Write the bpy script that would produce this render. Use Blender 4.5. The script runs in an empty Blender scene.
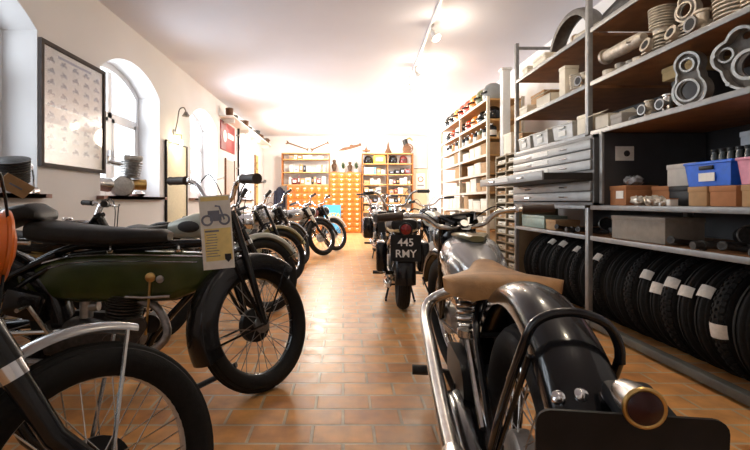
import bpy, bmesh, math, random
from mathutils import Vector, Matrix
random.seed(7)
C = bpy.context.scene.collection
PI = math.pi
V3 = Vector
F, VPX, VPY, CAMH = 420.0, 343.0, 202.0, 0.98

# ---------------------------------------------------------------- materials
MATS = {}
def mat(name, col, rough=0.5, metal=0.0, var=0.12, scale=30.0, bump=0.0, bscale=None, coat=0.0, emit=0.0, spec=0.5):
    if name in MATS: return MATS[name]
    m = bpy.data.materials.new(name); m.use_nodes = True
    nt = m.node_tree; n = nt.nodes; L = nt.links
    b = n['Principled BSDF']
    tc = n.new('ShaderNodeTexCoord'); nz = n.new('ShaderNodeTexNoise')
    nz.inputs['Scale'].default_value = scale; nz.inputs['Detail'].default_value = 4
    L.new(tc.outputs['Object'], nz.inputs['Vector'])
    rp = n.new('ShaderNodeValToRGB'); e = rp.color_ramp.elements
    e[0].position = 0.3; e[1].position = 0.7
    e[0].color = tuple(c*(1-var) for c in col)+(1,); e[1].color = tuple(min(1, c*(1+var)) for c in col)+(1,)
    L.new(nz.outputs['Fac'], rp.inputs['Fac']); L.new(rp.outputs['Color'], b.inputs['Base Color'])
    b.inputs['Roughness'].default_value = rough; b.inputs['Metallic'].default_value = metal
    b.inputs['Coat Weight'].default_value = coat; b.inputs['Specular IOR Level'].default_value = spec
    if emit:
        b.inputs['Emission Color'].default_value = tuple(col)+(1,); b.inputs['Emission Strength'].default_value = emit
    if bump:
        nb = n.new('ShaderNodeTexNoise'); nb.inputs['Scale'].default_value = bscale or scale*4
        nb.inputs['Detail'].default_value = 3
        L.new(tc.outputs['Object'], nb.inputs['Vector'])
        bp = n.new('ShaderNodeBump'); bp.inputs['Strength'].default_value = bump; bp.inputs['Distance'].default_value = 0.004
        L.new(nb.outputs['Fac'], bp.inputs['Height']); L.new(bp.outputs['Normal'], b.inputs['Normal'])
    MATS[name] = m
    return m

def glass_mat(name, tint=(1, 1, 1), gloss=0.12):
    if name in MATS: return MATS[name]
    m = bpy.data.materials.new(name); m.use_nodes = True
    nt = m.node_tree; n = nt.nodes; L = nt.links; n.clear()
    o = n.new('ShaderNodeOutputMaterial'); mx = n.new('ShaderNodeMixShader')
    t = n.new('ShaderNodeBsdfTransparent'); g = n.new('ShaderNodeBsdfGlossy')
    t.inputs['Color'].default_value = tint+(1,); g.inputs['Roughness'].default_value = 0.03
    lw = n.new('ShaderNodeLayerWeight'); lw.inputs['Blend'].default_value = 0.25
    mm = n.new('ShaderNodeMath'); mm.operation = 'MULTIPLY_ADD'; mm.inputs[1].default_value = 0.5; mm.inputs[2].default_value = gloss*0.4
    L.new(lw.outputs['Fresnel'], mm.inputs[0]); L.new(mm.outputs[0], mx.inputs['Fac'])
    L.new(t.outputs[0], mx.inputs[1]); L.new(g.outputs[0], mx.inputs[2]); L.new(mx.outputs[0], o.inputs['Surface'])
    MATS[name] = m
    return m

CHROME = mat('chrome', (0.78, 0.78, 0.80), 0.12, 1.0, 0.05)
CHROMEW = mat('worn_chrome', (0.62, 0.60, 0.57), 0.26, 1.0, 0.15, 60)
ALU = mat('cast_aluminium', (0.50, 0.49, 0.47), 0.42, 0.85, 0.2, 40, 0.15)
STEEL = mat('dull_steel', (0.30, 0.29, 0.28), 0.4, 0.8, 0.25, 50)
BLACK = mat('black_enamel', (0.008, 0.008, 0.0095), 0.2, 0.0, 0.3, 12, 0, None, 0.3, spec=0.35)
SATIN = mat('satin_black', (0.012, 0.012, 0.013), 0.45, 0.0, 0.3, 20, spec=0.25)
RIMB = mat('bright_rim_chrome', (0.72, 0.71, 0.69), 0.3, 0.55, 0.08)
RUBBER = mat('tyre_rubber', (0.010, 0.0097, 0.0095), 0.7, 0.0, 0.25, 60, 0.25, 260, spec=0.22)
GRIPR = mat('grip_rubber', (0.02, 0.018, 0.017), 0.6, 0, 0.2, 40, 0.5, 300)
GRIPBR = mat('brown_grip_rubber', (0.06, 0.035, 0.025), 0.5, 0, 0.2, 40, 0.4, 300)
LEATHB = mat('black_leather', (0.014, 0.013, 0.013), 0.48, 0, 0.3, 30, 0.35, 220, spec=0.35)
LEATHT = mat('tan_leather', (0.40, 0.205, 0.075), 0.5, 0, 0.3, 14, 0.35, 160)
IRON = mat('grimy_engine_iron', (0.075, 0.07, 0.065), 0.5, 0.6, 0.35, 40, 0.3)
BRASS = mat('brass', (0.62, 0.42, 0.16), 0.3, 1.0, 0.15)
REDGL = mat('red_lamp_glass', (0.22, 0.012, 0.012), 0.12, 0, 0.15, 60, 0, None, 0.8)
DARKRED = mat('dark_red_lens', (0.035, 0.007, 0.007), 0.35, 0, 0.2, 60, 0, None, 0.0, spec=0.3)
WHITE = mat('white_paint', (0.82, 0.81, 0.78), 0.35, 0, 0.04)
PAPER = mat('paper', (0.85, 0.83, 0.77), 0.8, 0, 0.05, 40)
LENS = mat('headlamp_glass', (0.7, 0.72, 0.74), 0.08, 0.4, 0.1, 80, 0, None, 1.0)
INK = mat('dark_ink', (0.03, 0.03, 0.035), 0.8, 0, 0.1)

# ---------------------------------------------------------------- mesh builder
def catmull(pts, k=6, closed=False):
    pts = [V3(p) for p in pts]; n = len(pts); out = []
    rng = n if closed else n-1
    for i in range(rng):
        p0 = pts[(i-1) % n] if (closed or i > 0) else pts[0]*2-pts[1]
        p1 = pts[i]; p2 = pts[(i+1) % n]
        p3 = pts[(i+2) % n] if (closed or i+2 < n) else pts[-1]*2-pts[-2]
        for j in range(k):
            t = j/k
            out.append(0.5*((2*p1)+(p2-p0)*t+(2*p0-5*p1+4*p2-p3)*t*t+(3*p1-p0-3*p2+p3)*t**3))
    if not closed: out.append(pts[-1])
    return out

class MB:
    def __init__(s, M=None): s.v = []; s.f = []; s.M = M or Matrix.Identity(4); s.bev = 0
    def add(s, vs, fs, M=None):
        o = len(s.v); T = s.M @ M if M is not None else s.M
        s.v += [T @ V3(p) for p in vs]; s.f += [[o+i for i in f] for f in fs]; return s
    def box(s, c, size, rot=(0, 0, 0), bev=0.0, seg=2):
        bm = bmesh.new(); bmesh.ops.create_cube(bm, size=1)
        bmesh.ops.scale(bm, vec=size, verts=bm.verts)
        if bev: bmesh.ops.bevel(bm, geom=list(bm.edges), offset=bev, segments=seg, affect='EDGES', profile=0.5)
        bm.verts.index_update()
        R = Matrix.Translation(c)
        for a, ax in zip(rot, 'XYZ'):
            if a: R = R @ Matrix.Rotation(a, 4, ax)
        s.add([v.co.copy() for v in bm.verts], [[v.index for v in f.verts] for f in bm.faces], R); bm.free(); return s
    def tube(s, pts, r, n=8, closed=False, k=0, flat=1.0):
        pts = catmull(pts, k, closed) if k else [V3(p) for p in pts]
        N = len(pts); rs = r if isinstance(r, (list, tuple)) else None
        if rs and len(rs) != N:
            q = []
            for i in range(N):
                t = i/(N-1)*(len(rs)-1); a = min(int(t), len(rs)-2); q.append(rs[a]+(rs[a+1]-rs[a])*(t-a))
            rs = q
        vs = []; fs = []; up = None
        for i in range(N):
            if closed: d = pts[(i+1) % N]-pts[i-1]
            else: d = pts[min(i+1, N-1)]-pts[max(i-1, 0)]
            if d.length < 1e-9: d = V3((0, 0, 1))
            d.normalize()
            if up is None:
                up = V3((0, 0, 1)) if abs(d.z) < 0.9 else V3((1, 0, 0))
            u = up-d*up.dot(d)
            if u.length < 1e-6: u = V3((0, 1, 0))-d*d.y
            u.normalize(); w = d.cross(u); up = u
            R = rs[i] if rs else r
            for j in range(n):
                a = 2*PI*j/n; vs.append(pts[i]+u*(R*math.cos(a))+w*(R*flat*math.sin(a)))
        for i in range(N if closed else N-1):
            for j in range(n):
                a = i*n+j; b = i*n+(j+1) % n; i2 = (i+1) % N
                fs.append([a, b, i2*n+(j+1) % n, i2*n+j])
        if not closed:
            fs.append(list(range(n))[::-1]); fs.append([(N-1)*n+j for j in range(n)])
        return s.add(vs, fs)
    def cyl(s, p0, p1, r, n=16): return s.tube([p0, p1], r, n)
    def lathe(s, prof, origin=(0, 0, 0), axis=(0, 0, 1), n=24, loop=False, arc=None):
        ax = V3(axis).normalized(); q = ax.to_track_quat('Z', 'Y').to_matrix().to_4x4()
        M = Matrix.Translation(origin) @ q
        vs = []; fs = []; m = len(prof)
        for i in range(n):
            a = 2*PI*i/n
            for r, t in prof: vs.append((r*math.cos(a), r*math.sin(a), t))
        for i in range(n):
            for j in range(m if loop else m-1):
                j2 = (j+1) % m; i2 = (i+1) % n
                fs.append([i*m+j, i2*m+j, i2*m+j2, i*m+j2])
        if not loop:
            if prof[0][0] > 1e-5: fs.append([i*m for i in range(n)])
            if prof[-1][0] > 1e-5: fs.append([i*m+m-1 for i in range(n)])
        return s.add(vs, fs, M)
    def torus(s, c, axis, R, r, n=32, m=8):
        prof = [(R+r*math.cos(2*PI*j/m), r*math.sin(2*PI*j/m)) for j in range(m)]
        return s.lathe(prof, c, axis, n, True)
    def ell(s, c, rad, n=16, rot=(0, 0, 0)):
        vs = []; fs = []; m = max(6, n//2)
        for i in range(1, m):
            t = PI*i/m
            for j in range(n):
                a = 2*PI*j/n; vs.append((rad[0]*math.sin(t)*math.cos(a), rad[1]*math.sin(t)*math.sin(a), rad[2]*math.cos(t)))
        for i in range(m-2):
            for j in range(n): fs.append([i*n+j, (i+1)*n+j, (i+1)*n+(j+1) % n, i*n+(j+1) % n])
        b = len(vs); vs += [(0, 0, rad[2]), (0, 0, -rad[2])]
        for j in range(n):
            fs.append([b, j, (j+1) % n]); fs.append([b+1, (m-2)*n+(j+1) % n, (m-2)*n+j])
        R = Matrix.Translation(c)
        for a, ax in zip(rot, 'XYZ'):
            if a: R = R @ Matrix.Rotation(a, 4, ax)
        return s.add(vs, fs, R)
    def loft(s, secs, cap=True):
        n = len(secs[0]); vs = [p for q in secs for p in q]; fs = []
        for i in range(len(secs)-1):
            for j in range(n): fs.append([i*n+j, i*n+(j+1) % n, (i+1)*n+(j+1) % n, (i+1)*n+j])
        if cap: fs.append(list(range(n))[::-1]); fs.append([(len(secs)-1)*n+j for j in range(n)])
        return s.add(vs, fs)
    def plate(s, outer, holes, th, M=None):
        bm = bmesh.new(); es = []
        for lp in [outer]+list(holes):
            v = [bm.verts.new((p[0], p[1], 0)) for p in lp]
            es += [bm.edges.new((v[i], v[(i+1) % len(v)])) for i in range(len(v))]
        bmesh.ops.triangle_fill(bm, use_beauty=True, use_dissolve=False, edges=es, normal=(0, 0, 1))
        r = bmesh.ops.extrude_face_region(bm, geom=list(bm.faces))
        bmesh.ops.translate(bm, vec=(0, 0, th), verts=[e for e in r['geom'] if isinstance(e, bmesh.types.BMVert)])
        bm.verts.index_update()
        s.add([v.co.copy() for v in bm.verts], [[v.index for v in f.verts] for f in bm.faces], M); bm.free(); return s
    def build(s, name, m, parent=None, loc=None, rot=None, ang=38):
        me = bpy.data.meshes.new(name); me.from_pydata([tuple(p) for p in s.v], [], s.f)
        bm = bmesh.new(); bm.from_mesh(me)
        bmesh.ops.recalc_face_normals(bm, faces=bm.faces)
        lim = math.radians(ang)
        for f in bm.faces: f.smooth = True
        for e in bm.edges:
            e.smooth = len(e.link_faces) == 2 and e.calc_face_angle(0) < lim
        bm.to_mesh(me); bm.free()
        me.materials.append(m)
        o = bpy.data.objects.new(name, me); C.objects.link(o)
        if parent is not None: o.parent = parent
        if loc is not None: o.location = loc
        if rot is not None: o.rotation_euler = rot
        return o

def sup(cx, cy, cz, hw, hh, n=20, e=2.6, ax='x'):
    """super-ellipse section in the yz plane (ax='x') at x=cx"""
    out = []
    for j in range(n):
        a = 2*PI*j/n; c, q = math.cos(a), math.sin(a)
        out.append((cx, cy+hw*math.copysign(abs(c)**(2/e), c), cz+hh*math.copysign(abs(q)**(2/e), q)))
    return out
def circ(cx, cy, r, n=20, r2=None, rot=0):
    return [(cx+r*math.cos(2*PI*i/n+rot), cy+(r2 or r)*math.sin(2*PI*i/n+rot)) for i in range(n)]
def hull(circles, n=24):
    pts = sorted(set((round(x, 5), round(y, 5)) for c in circles for x, y in circ(*c, n=n)))
    def half(ps):
        h = []
        for p in ps:
            while len(h) > 1 and (h[-1][0]-h[-2][0])*(p[1]-h[-2][1])-(h[-1][1]-h[-2][1])*(p[0]-h[-2][0]) <= 1e-9: h.pop()
            h.append(p)
        return h
    a = half(pts); b = half(pts[::-1]); return a[:-1]+b[:-1]

def blob(circles, c, n=84):
    """outline of a union of circles, star-shaped about c"""
    out = []
    for i in range(n):
        a = 2*PI*i/n; dx, dy = math.cos(a), math.sin(a); best = 0.02
        for x, y, r in circles:
            px, py = x-c[0], y-c[1]; b = px*dx+py*dy; q = b*b-(px*px+py*py-r*r)
            if q >= 0: best = max(best, b+math.sqrt(q))
        out.append((c[0]+dx*best, c[1]+dy*best))
    return [((out[i-1][0]+2*out[i][0]+out[(i+1) % n][0])/4, (out[i-1][1]+2*out[i][1]+out[(i+1) % n][1])/4) for i in range(n)]

# ---------------------------------------------------------------- object bookkeeping
def tag(o, label, cat, group=None, kind=None):
    if label: o['label'] = label
    if cat: o['category'] = cat
    if group: o['group'] = group
    if kind: o['kind'] = kind
    return o
def thing(name, label, cat, loc=(0, 0, 0), rz=0.0, group=None):
    o = bpy.data.objects.new(name, None); C.objects.link(o); o.empty_display_size = 0.1
    o.location = loc; o.rotation_euler = (0, 0, rz)
    return tag(o, label, cat, group)
def struct(name, mb, m, parent=None):
    o = mb.build(name, m, parent)
    if parent is None: o['kind'] = 'structure'
    return o
def dup(root, loc, rz=None, label=None, group=None):
    r = root.copy(); C.objects.link(r); r.location = loc
    if rz is not None: r.rotation_euler = (r.rotation_euler[0], r.rotation_euler[1], rz)
    if label: r['label'] = label
    if group: r['group'] = group
    for ch in list(root.children):
        c = ch.copy(); C.objects.link(c); c.parent = r
        for g in list(ch.children):
            d = g.copy(); C.objects.link(d); d.parent = c
    return r
def text_mesh(body, size, ext=0.0005, bold=0.0):
    cu = bpy.data.curves.new('lettering', 'FONT'); cu.body = body; cu.size = size; cu.extrude = ext; cu.offset = bold
    cu.align_x = 'CENTER'; cu.align_y = 'CENTER'
    t = bpy.data.objects.new('lettering', cu); C.objects.link(t)
    bpy.context.view_layer.update()
    dg = bpy.context.evaluated_depsgraph_get()
    me = bpy.data.meshes.new_from_object(t.evaluated_get(dg))
    C.objects.unlink(t); bpy.data.objects.remove(t); return me
def lettering(body, size, m, parent, M, bold=0.0, name='lettering'):
    me = text_mesh(body, size, bold=bold); me.materials.clear(); me.materials.append(m)
    o = bpy.data.objects.new(name, me); C.objects.link(o); o.parent = parent; o.matrix_local = M
    return o
# ---------------------------------------------------------------- motorcycles
def mudguard_mb(M, cx, cz, R, w, a0, a1, crown=0.022, val=0.03, th=0.004, n=26, flare=0.0):
    mb = MB(M); secs = []
    for i in range(n+1):
        a = math.radians(a0+(a1-a0)*i/n)
        RR = R+flare*max(0, (i/n-0.75)*4)**2
        out = []
        K = 10
        for k in range(K+1):
            t = -1+2*k/K
            out.append((w/2*math.sin(t*PI/2), RR+crown*math.cos(t*PI/2)))
        out = [(-w/2, RR-val)]+out+[(w/2, RR-val)]
        inn = [(y*(1-th*2/w), r-th) for y, r in out[1:-1]]
        inn = [(-w/2+th, RR-val)]+inn+[(w/2-th, RR-val)]
        loop = out+inn[::-1]
        secs.append([(cx+r*math.cos(a), y, cz+r*math.sin(a)) for y, r in loop])
    return mb.loft(secs)

def make_wheel(root, name, c, M, R=0.33, tr=0.045, rim_m=CHROME, hub_m=ALU, spk='each', drum=True, band=None, nspk=36, spoke_m=None, tread=True):
    Rr = R-2*tr+0.006; Rc = R-tr
    rim = MB(M).lathe([(Rr-0.007, -0.004), (Rr-0.006, -0.012), (Rr+0.003, -0.026), (Rr+0.013, -0.036), (Rr+0.014, -0.030), (Rr, -0.02),
                       (Rr, 0.02), (Rr+0.014, 0.030), (Rr+0.013, 0.036), (Rr+0.003, 0.026), (Rr-0.006, 0.012), (Rr-0.007, 0.004)], c, (0, 1, 0), 56, True)
    w = rim.build(name, rim_m, root)
    prof = []
    q = 36
    for j in range(q):
        a = 2*PI*j/q
        r = tr*1.04
        if abs(a) < 0.95 or a > 2*PI-0.95:
            r = tr*(1.04 if (j % 2 == 0) else (0.95 if tread else 1.03))
        prof.append((Rc+r*math.cos(a)*0.98, r*math.sin(a)))
    MB(M).lathe(prof, c, (0, 1, 0), 64, True).build('tyre', RUBBER, w, ang=25)
    hub = MB(M).lathe([(0.012, -0.075), (0.018, -0.07), (0.018, -0.05), (0.045, -0.046), (0.045, -0.038), (0.026, -0.03), (0.024, 0.03),
                       (0.045, 0.038), (0.045, 0.046), (0.018, 0.05), (0.018, 0.07), (0.012, 0.075)], c, (0, 1, 0), 24)
    hub.build('hub', hub_m, w)
    if drum:
        MB(M).lathe([(0.02, 0.052), (0.072, 0.052), (0.085, 0.044), (0.088, 0.02), (0.088, 0.006), (0.03, 0.0)], c, (0, 1, 0), 28).build('brake_drum', ALU if hub_m is ALU else SATIN, w)
    sm = spoke_m or CHROMEW
    allm = MB(M)
    for i in range(nspk):
        s = 1 if i % 2 else -1
        a = 2*PI*i/nspk; off = (0.62 if (i//2) % 2 else -0.62)
        p0 = V3((c[0]+0.044*math.cos(a+off), c[1]+s*0.042, c[2]+0.044*math.sin(a+off)))
        p1 = V3((c[0]+(Rr-0.008)*math.cos(a), c[1]+s*0.006, c[2]+(Rr-0.008)*math.sin(a)))
        if spk == 'each':
            MB(M).tube([p0, p1], 0.0021, 5).build('spoke', sm, w)
        else: allm.tube([p0, p1], 0.0026, 4)
    if spk != 'each': allm.build('spokes', sm, w)
    return w

def fin_cyl(mb, base, d, h, r0, r1, nf=9, n=22):
    prof = [(r0*0.72, 0)]
    for i in range(nf):
        t = h*(i+0.25)/nf; rr = r0+(r1-r0)*i/max(1, nf-1)
        prof += [(rr*0.74, t-h/nf*0.2), (rr, t), (rr, t+h/nf*0.32), (rr*0.74, t+h/nf*0.45)]
    prof.append((r1*0.6, h))
    return mb.lathe(prof, base, d, n)

def coil(mb, p0, p1, R, r, turns, n=12, m=6):
    p0 = V3(p0); p1 = V3(p1); d = p1-p0; q = d.normalized().to_track_quat('Z', 'Y')
    pts = [p0+q @ V3((R*math.cos(2*PI*i/n), R*math.sin(2*PI*i/n), d.length*i/(turns*n))) for i in range(turns*n+1)]
    return mb.tube(pts, r, m)

BIKE = dict(L=1.35, R=0.33, tr=0.045, steer=0, paint=BLACK, frame=BLACK, guard=BLACK, front_guard=None, tank='drop', tank_m=None, seat='bench', seat_z=0.80,
            rim=CHROME, rim2=None, bars=(0.37, 0.14, 0.12), bar_m=CHROME, grip=GRIPR, head='lamp', head_m=None, fork='tele', spk='set', spk2='set',
            fg=(30, 150), rg=(5, 190), guard_w=0.115, rguard_w=0.14, fgR=0.035, rgR=0.06, exhaust='right', plate=None, eng_top=0.66, drum=True, pillion=False,
            stand=True, lamp_z=0.80, tail=True, val=0.03, fval=None, carrier=False, head_z=0.0, panniers=False, spoke_m=None)

def motorcycle(label, loc, heading, group=None, name='motorcycle', **kw):
    P = dict(BIKE); P.update(kw)
    root = thing(name, label, 'motorcycle', loc, math.radians(heading), group)
    L, R, tr = P['L'], P['R'], P['tr']
    I = Matrix.Identity(4)
    hz = P['head_z']
    rk_ = math.radians(P.get('rake', 28)); ub = V3((-math.sin(rk_), 0, math.cos(rk_))); Hb = V3((L-0.06-0.35*math.tan(rk_), 0, 0.68+hz)); Ht = V3((Hb.x-0.18*math.tan(rk_), 0, 0.86+hz))
    FA = Matrix.Translation(Hb) @ Matrix.Rotation(math.radians(P['steer']), 4, ub) @ Matrix.Translation(-Hb)
    tm = P['tank_m'] or P['paint']; fg_m = P['front_guard'] or P['guard']
    fr = P['frame']
    # wheels ------------------------------------------------------------
    make_wheel(root, 'front_wheel', (L, 0, R), FA, R, tr, P['rim'], P.get('hub_m', ALU), spk=P['spk'], drum=P['drum'], spoke_m=P['spoke_m'])
    make_wheel(root, 'rear_wheel', (0, 0, R), I, R, tr*1.08, P['rim2'] or P['rim'], spk=P['spk2'], drum=P['drum'], spoke_m=P['spoke_m'])
    # fork ---------------------------------------------------------------
    for s in (-1, 1):
        y = 0.085*s
        if P['fork'] == 'tele':
            lo = MB(FA).tube([(L+0.0, y, R-0.03), (L-0.02, y, R+0.02), V3((L-0.05, y, R))+ub*0.14, V3((L-0.05, y, R))+ub*0.30], [0.016, 0.025, 0.025, 0.027], 14)
            g = lo.build('fork_leg', P['frame'], root)
            MB(FA).tube([V3((L-0.05, y, R))+ub*0.295, V3((L-0.05, y, R))+ub*0.335], 0.030, 14).build('collar', CHROME, g)
            MB(FA).tube([V3((L-0.05, y, R))+ub*0.33, V3((L-0.05, y, R))+ub*0.62], P.get('fork_r', 0.028), 14).build('fork_cover', P['paint'] if P['frame'] is BLACK else P['frame'], g)
        else:  # girder: straight pressed blades joined by links
            a = V3((L, y*0.8, R)); b = V3((Hb.x+0.075, y*0.95, 0.72+hz)); c = V3((Ht.x+0.085, y*0.95, 0.92+hz))
            MB(FA).tube([a, a+(b-a)*0.5, b, c], [0.014, 0.019, 0.019, 0.016], 12).build('fork_blade', fr, root)
            MB(FA).tube([a+V3((-0.015, 0, 0.01)), (a+b)/2+V3((-0.055, 0, 0.0)), b+V3((-0.07, 0, -0.03)), b], 0.010, 8, k=4).build('fork_strut', fr, root)
    if P['fork'] == 'tele':
        ax = V3((L-0.05, 0, R))
        for t in (0.44, 0.60): MB(FA).box(ax+ub*t, (0.075, 0.225, 0.03), (0, -rk_, 0), 0.01).build('fork_yoke', fr, root)
    else:
        for zz, px_ in ((0.73, Hb.x+0.075), (0.91, Ht.x+0.085)):
            MB(FA).tube([(px_-0.09, -0.05, zz-0.03+hz), (px_, -0.085, zz+hz), (px_, 0.085, zz+hz), (px_-0.09, 0.05, zz-0.03+hz)], 0.013, 8).build('fork_yoke', fr, root)
    if P['fork'] == 'girder':
        sp = MB(FA); coil(sp, (Hb.x+0.055, 0, 0.70+hz), (Ht.x+0.075, 0, 0.90+hz), 0.032, 0.006, 7); sp.build('fork_spring', STEEL, root)
    # front mudguard ------------------------------------------------------
    fgm = mudguard_mb(FA, L, R, R+P['fgR'], P['guard_w'], P['fg'][0], P['fg'][1], val=P['fval'] if P['fval'] is not None else P['val']).build('front_mudguard', fg_m, root)
    for s in (-1, 1):
        for a in P.get('stays', (P['fg'][0]+8, P['fg'][1]-10)):
            ar = math.radians(a); q = R+P['fgR']-0.005
            MB(FA).tube([(L, s*0.078, R), (L+q*math.cos(ar), s*(P['guard_w']/2+0.002), R+q*math.sin(ar))], P.get('stay_r', 0.0055), 6).build('mudguard_stay', P.get('stay_m', fr), fgm)
    # handlebar -----------------------------------------------------------
    hw, rise, sweep = P['bars']; hc = V3((Ht.x+0.035, 0, Ht.z+0.075+P.get('bar_up', 0)))
    half = [(hc.x, 0.06, hc.z), (hc.x+0.02, 0.12, hc.z+rise*0.15), (hc.x+0.01, 0.19, hc.z+rise*0.85), (hc.x-sweep*0.35, hw*0.72, hc.z+rise), (hc.x-sweep, hw, hc.z+rise*0.97)]
    bt = P.get('bar_tilt', 0.0); pts = [(x, -y, z-bt*y) for x, y, z in half[::-1]]+[(hc.x, 0, hc.z)]+[(x, y, z+bt*y) for x, y, z in half]
    hb = MB(FA).tube(pts, 0.0125, 10, k=6); hb.tube([(Ht.x+0.01, 0, Ht.z+0.02), hc], 0.02, 10)
    hbo = hb.build('handlebar', P['bar_m'], root)
    for s in (-1, 1):
        e = V3((hc.x-sweep, s*hw, hc.z+rise*0.97+bt*s*hw)); i0 = V3((hc.x-sweep*0.35, s*hw*0.72, hc.z+rise+bt*s*hw*0.72)); d = (e-i0).normalized()
        gl = 0.135; gp = [e-d*gl, e-d*(gl-0.012), e-d*(gl*0.5), e-d*0.012, e+d*0.006]
        MB(FA).tube(gp, [g_*P.get('grip_k', 1.0) for g_ in (0.021, 0.0185, 0.020, 0.0185, 0.021)], 12).build('grip', P['grip'], hbo)
        lv = MB(FA); p = e-d*(gl+0.03); f = V3((0.06, 0, -0.01))
        lv.tube([p, p+f*0.7, p+f+d*0.06, e+f*0.85-d*0.01, e+f*0.7+d*0.01], [0.007, 0.006, 0.005, 0.005, 0.008], 7, k=3)
        lv.box(p, (0.03, 0.024, 0.03), (0, 0, 0), 0.006)
        lv.build('lever', CHROME, hbo)
        cb = MB(FA); cb.tube([p+f, p+V3((0.09, -s*0.08, 0.02)), (hc.x+0.10, s*0.05, hc.z-0.02), (Hb.x+0.03, s*0.05, Hb.z+0.05)], 0.0035, 6, k=6)
        cb.build('control_cable', SATIN, hbo)
    # headlamp ---------------------------------------------------------------
    if P['head'] in ('lamp', 'big'):
        k = 1.0 if P['head'] == 'lamp' else 1.15
        hl = V3((Hb.x+0.06, 0, P['lamp_z']+hz))+V3(P.get('lamp_off', (0, 0, 0))); hm = P['head_m'] or P['paint']
        sh = MB(FA).lathe([(0.0, -0.105*k), (0.03*k, -0.10*k), (0.06*k, -0.075*k), (0.08*k, -0.03*k), (0.085*k, 0.02*k), (0.085*k, 0.045*k)], hl, (1, 0, -0.03), 28)
        sh.box(hl+V3((-0.04, 0, 0)), (0.02, 0.19, 0.04), (0, 0, 0), 0.004)
        so = sh.build('headlamp', hm, root)
        MB(FA).torus(hl+V3((0.045*k, 0, 0)), (1, 0, 0), 0.085*k, 0.008, 32, 8).build('lamp_rim', P.get('lamp_rim_m', CHROME), so)
        MB(FA).lathe([(0.084*k, 0.0), (0.07*k, 0.012), (0.04*k, 0.022), (0, 0.026)], hl+V3((0.045*k, 0, 0)), (1, 0, 0), 28).build('lens', P.get('lens_m', LENS), so)
        MB(FA).lathe([(0.0, 0.03), (0.035, 0.028), (0.038, 0.0), (0.03, -0.03)], hl+V3((-0.06*k, 0, 0.075*k)), (-0.4, 0, 1), 20).build('speedometer', SATIN, so)
    # frame ---------------------------------------------------------------
    f = MB()
    tz = P.get('top_z', 0.74)
    f.tube([Hb-ub*0.02, Ht], 0.026, 12)
    f.tube([(Ht.x+0.05, 0, Ht.z-0.09), (0.62, 0, tz), (0.42, 0, tz-0.02)], 0.016, 10, k=4)
    f.tube([(Hb.x, 0, Hb.z), (L-0.50, 0, 0.34), (L-0.56, 0, 0.22), (0.80, 0, 0.17)], 0.017, 10, k=4)
    f.tube([(0.42, 0, tz-0.02), (0.38, 0, 0.45), (0.36, 0, 0.2)], 0.016, 10)
    for s in (-1, 1):
        f.tube([(0.80, 0.02*s, 0.17), (0.60, 0.09*s, 0.165), (0.36, 0.09*s, 0.18), (0.1, 0.09*s, R-0.02), (0, 0.088*s, R)], 0.012, 8, k=4)
        f.tube([(0.42, 0.02*s, tz-0.03), (0.28, 0.085*s, tz-0.12), (0.1, 0.092*s, 0.47), (0, 0.088*s, R)], 0.011, 8, k=4)
    f.build('frame', fr, root)
    # tank ---------------------------------------------------------------
    if P['tank'] == 'drop':
        x1 = Ht.x-0.0; x0 = 0.50; S = []
        tt = P.get('tank_top', 0.86)
        for t, hwid, top, bot in ((0, 0.02, -0.15, -0.20), (0.04, 0.05, -0.10, -0.22), (0.2, 0.075, -0.065, -0.23), (0.45, 0.11, -0.02, -0.235), (0.7, 0.132, 0.0, -0.23), (0.88, 0.125, -0.005, -0.21), (0.97, 0.09, -0.03, -0.17), (1.0, 0.045, -0.06, -0.13)):
            S.append(sup(x0+(x1-x0)*t, 0, tt+(top+bot)/2, hwid, (top-bot)/2, 24, 2.7))
        tk = MB().loft(S).build('fuel_tank', tm, root)
        MB().lathe([(0.03, 0), (0.032, 0.012), (0.028, 0.02), (0, 0.022)], (x0+(x1-x0)*0.66, 0, tt-0.004), (0, 0, 1), 20).build('filler_cap', CHROME, tk)
        for s in (-1, 1):
            kp = MB().ell((x0+(x1-x0)*0.40, s*0.098, tt-0.13), (0.10, 0.018, 0.05), 20, (0, 0, s*0.18)); kp.build('knee_pad', P.get('knee_m', GRIPR), tk)
            bd = MB().ell((x0+(x1-x0)*0.74, s*0.127, tt-0.10), (0.055, 0.010, 0.028), 20, (0, 0, 0)); bd.build('tank_badge', P.get('badge_m', CHROME), tk)
    else:  # flat tank slung between two straight top tubes
        S = []
        for x, top, bot, hwid in ((0.16, 0.62, 0.58, 0.02), (0.20, 0.645, 0.54, 0.045), (0.31, 0.685, 0.50, 0.066), (0.46, 0.725, 0.485, 0.075), (0.72, 0.73, 0.478, 0.078), (0.94, 0.728, 0.482, 0.075), (1.05, 0.722, 0.53, 0.066), (1.11, 0.715, 0.60, 0.045), (1.125, 0.70, 0.64, 0.02)):
            S.append(sup(x, 0, (top+bot)/2, hwid, (top-bot)/2, 24, 4.0))
        tk = MB().loft(S).build('fuel_tank', tm, root)
        q = MB()
        for s in (-1, 1):
            q.tube([(1.10, 0.062*s, 0.705), (0.72, 0.0745*s, 0.722), (0.48, 0.072*s, 0.717), (0.33, 0.062*s, 0.688), (0.20, 0.035*s, 0.640)], 0.005, 6, k=6)
            q.tube([(1.05, 0.067*s, 0.680), (0.72, 0.0785*s, 0.690), (0.48, 0.0765*s, 0.686), (0.33, 0.0675*s, 0.655)], 0.0022, 6, k=6)
        q.build('coach_line', P.get('line_m', CHROME), tk)
        for x in (0.62, 0.95): MB().lathe([(0.02, 0), (0.022, 0.012), (0.01, 0.016), (0.006, 0.03), (0.014, 0.034), (0, 0.036)], (x, -0.03, 0.728), (0, 0, 1), 16).build('filler_cap', CHROME, tk)
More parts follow.
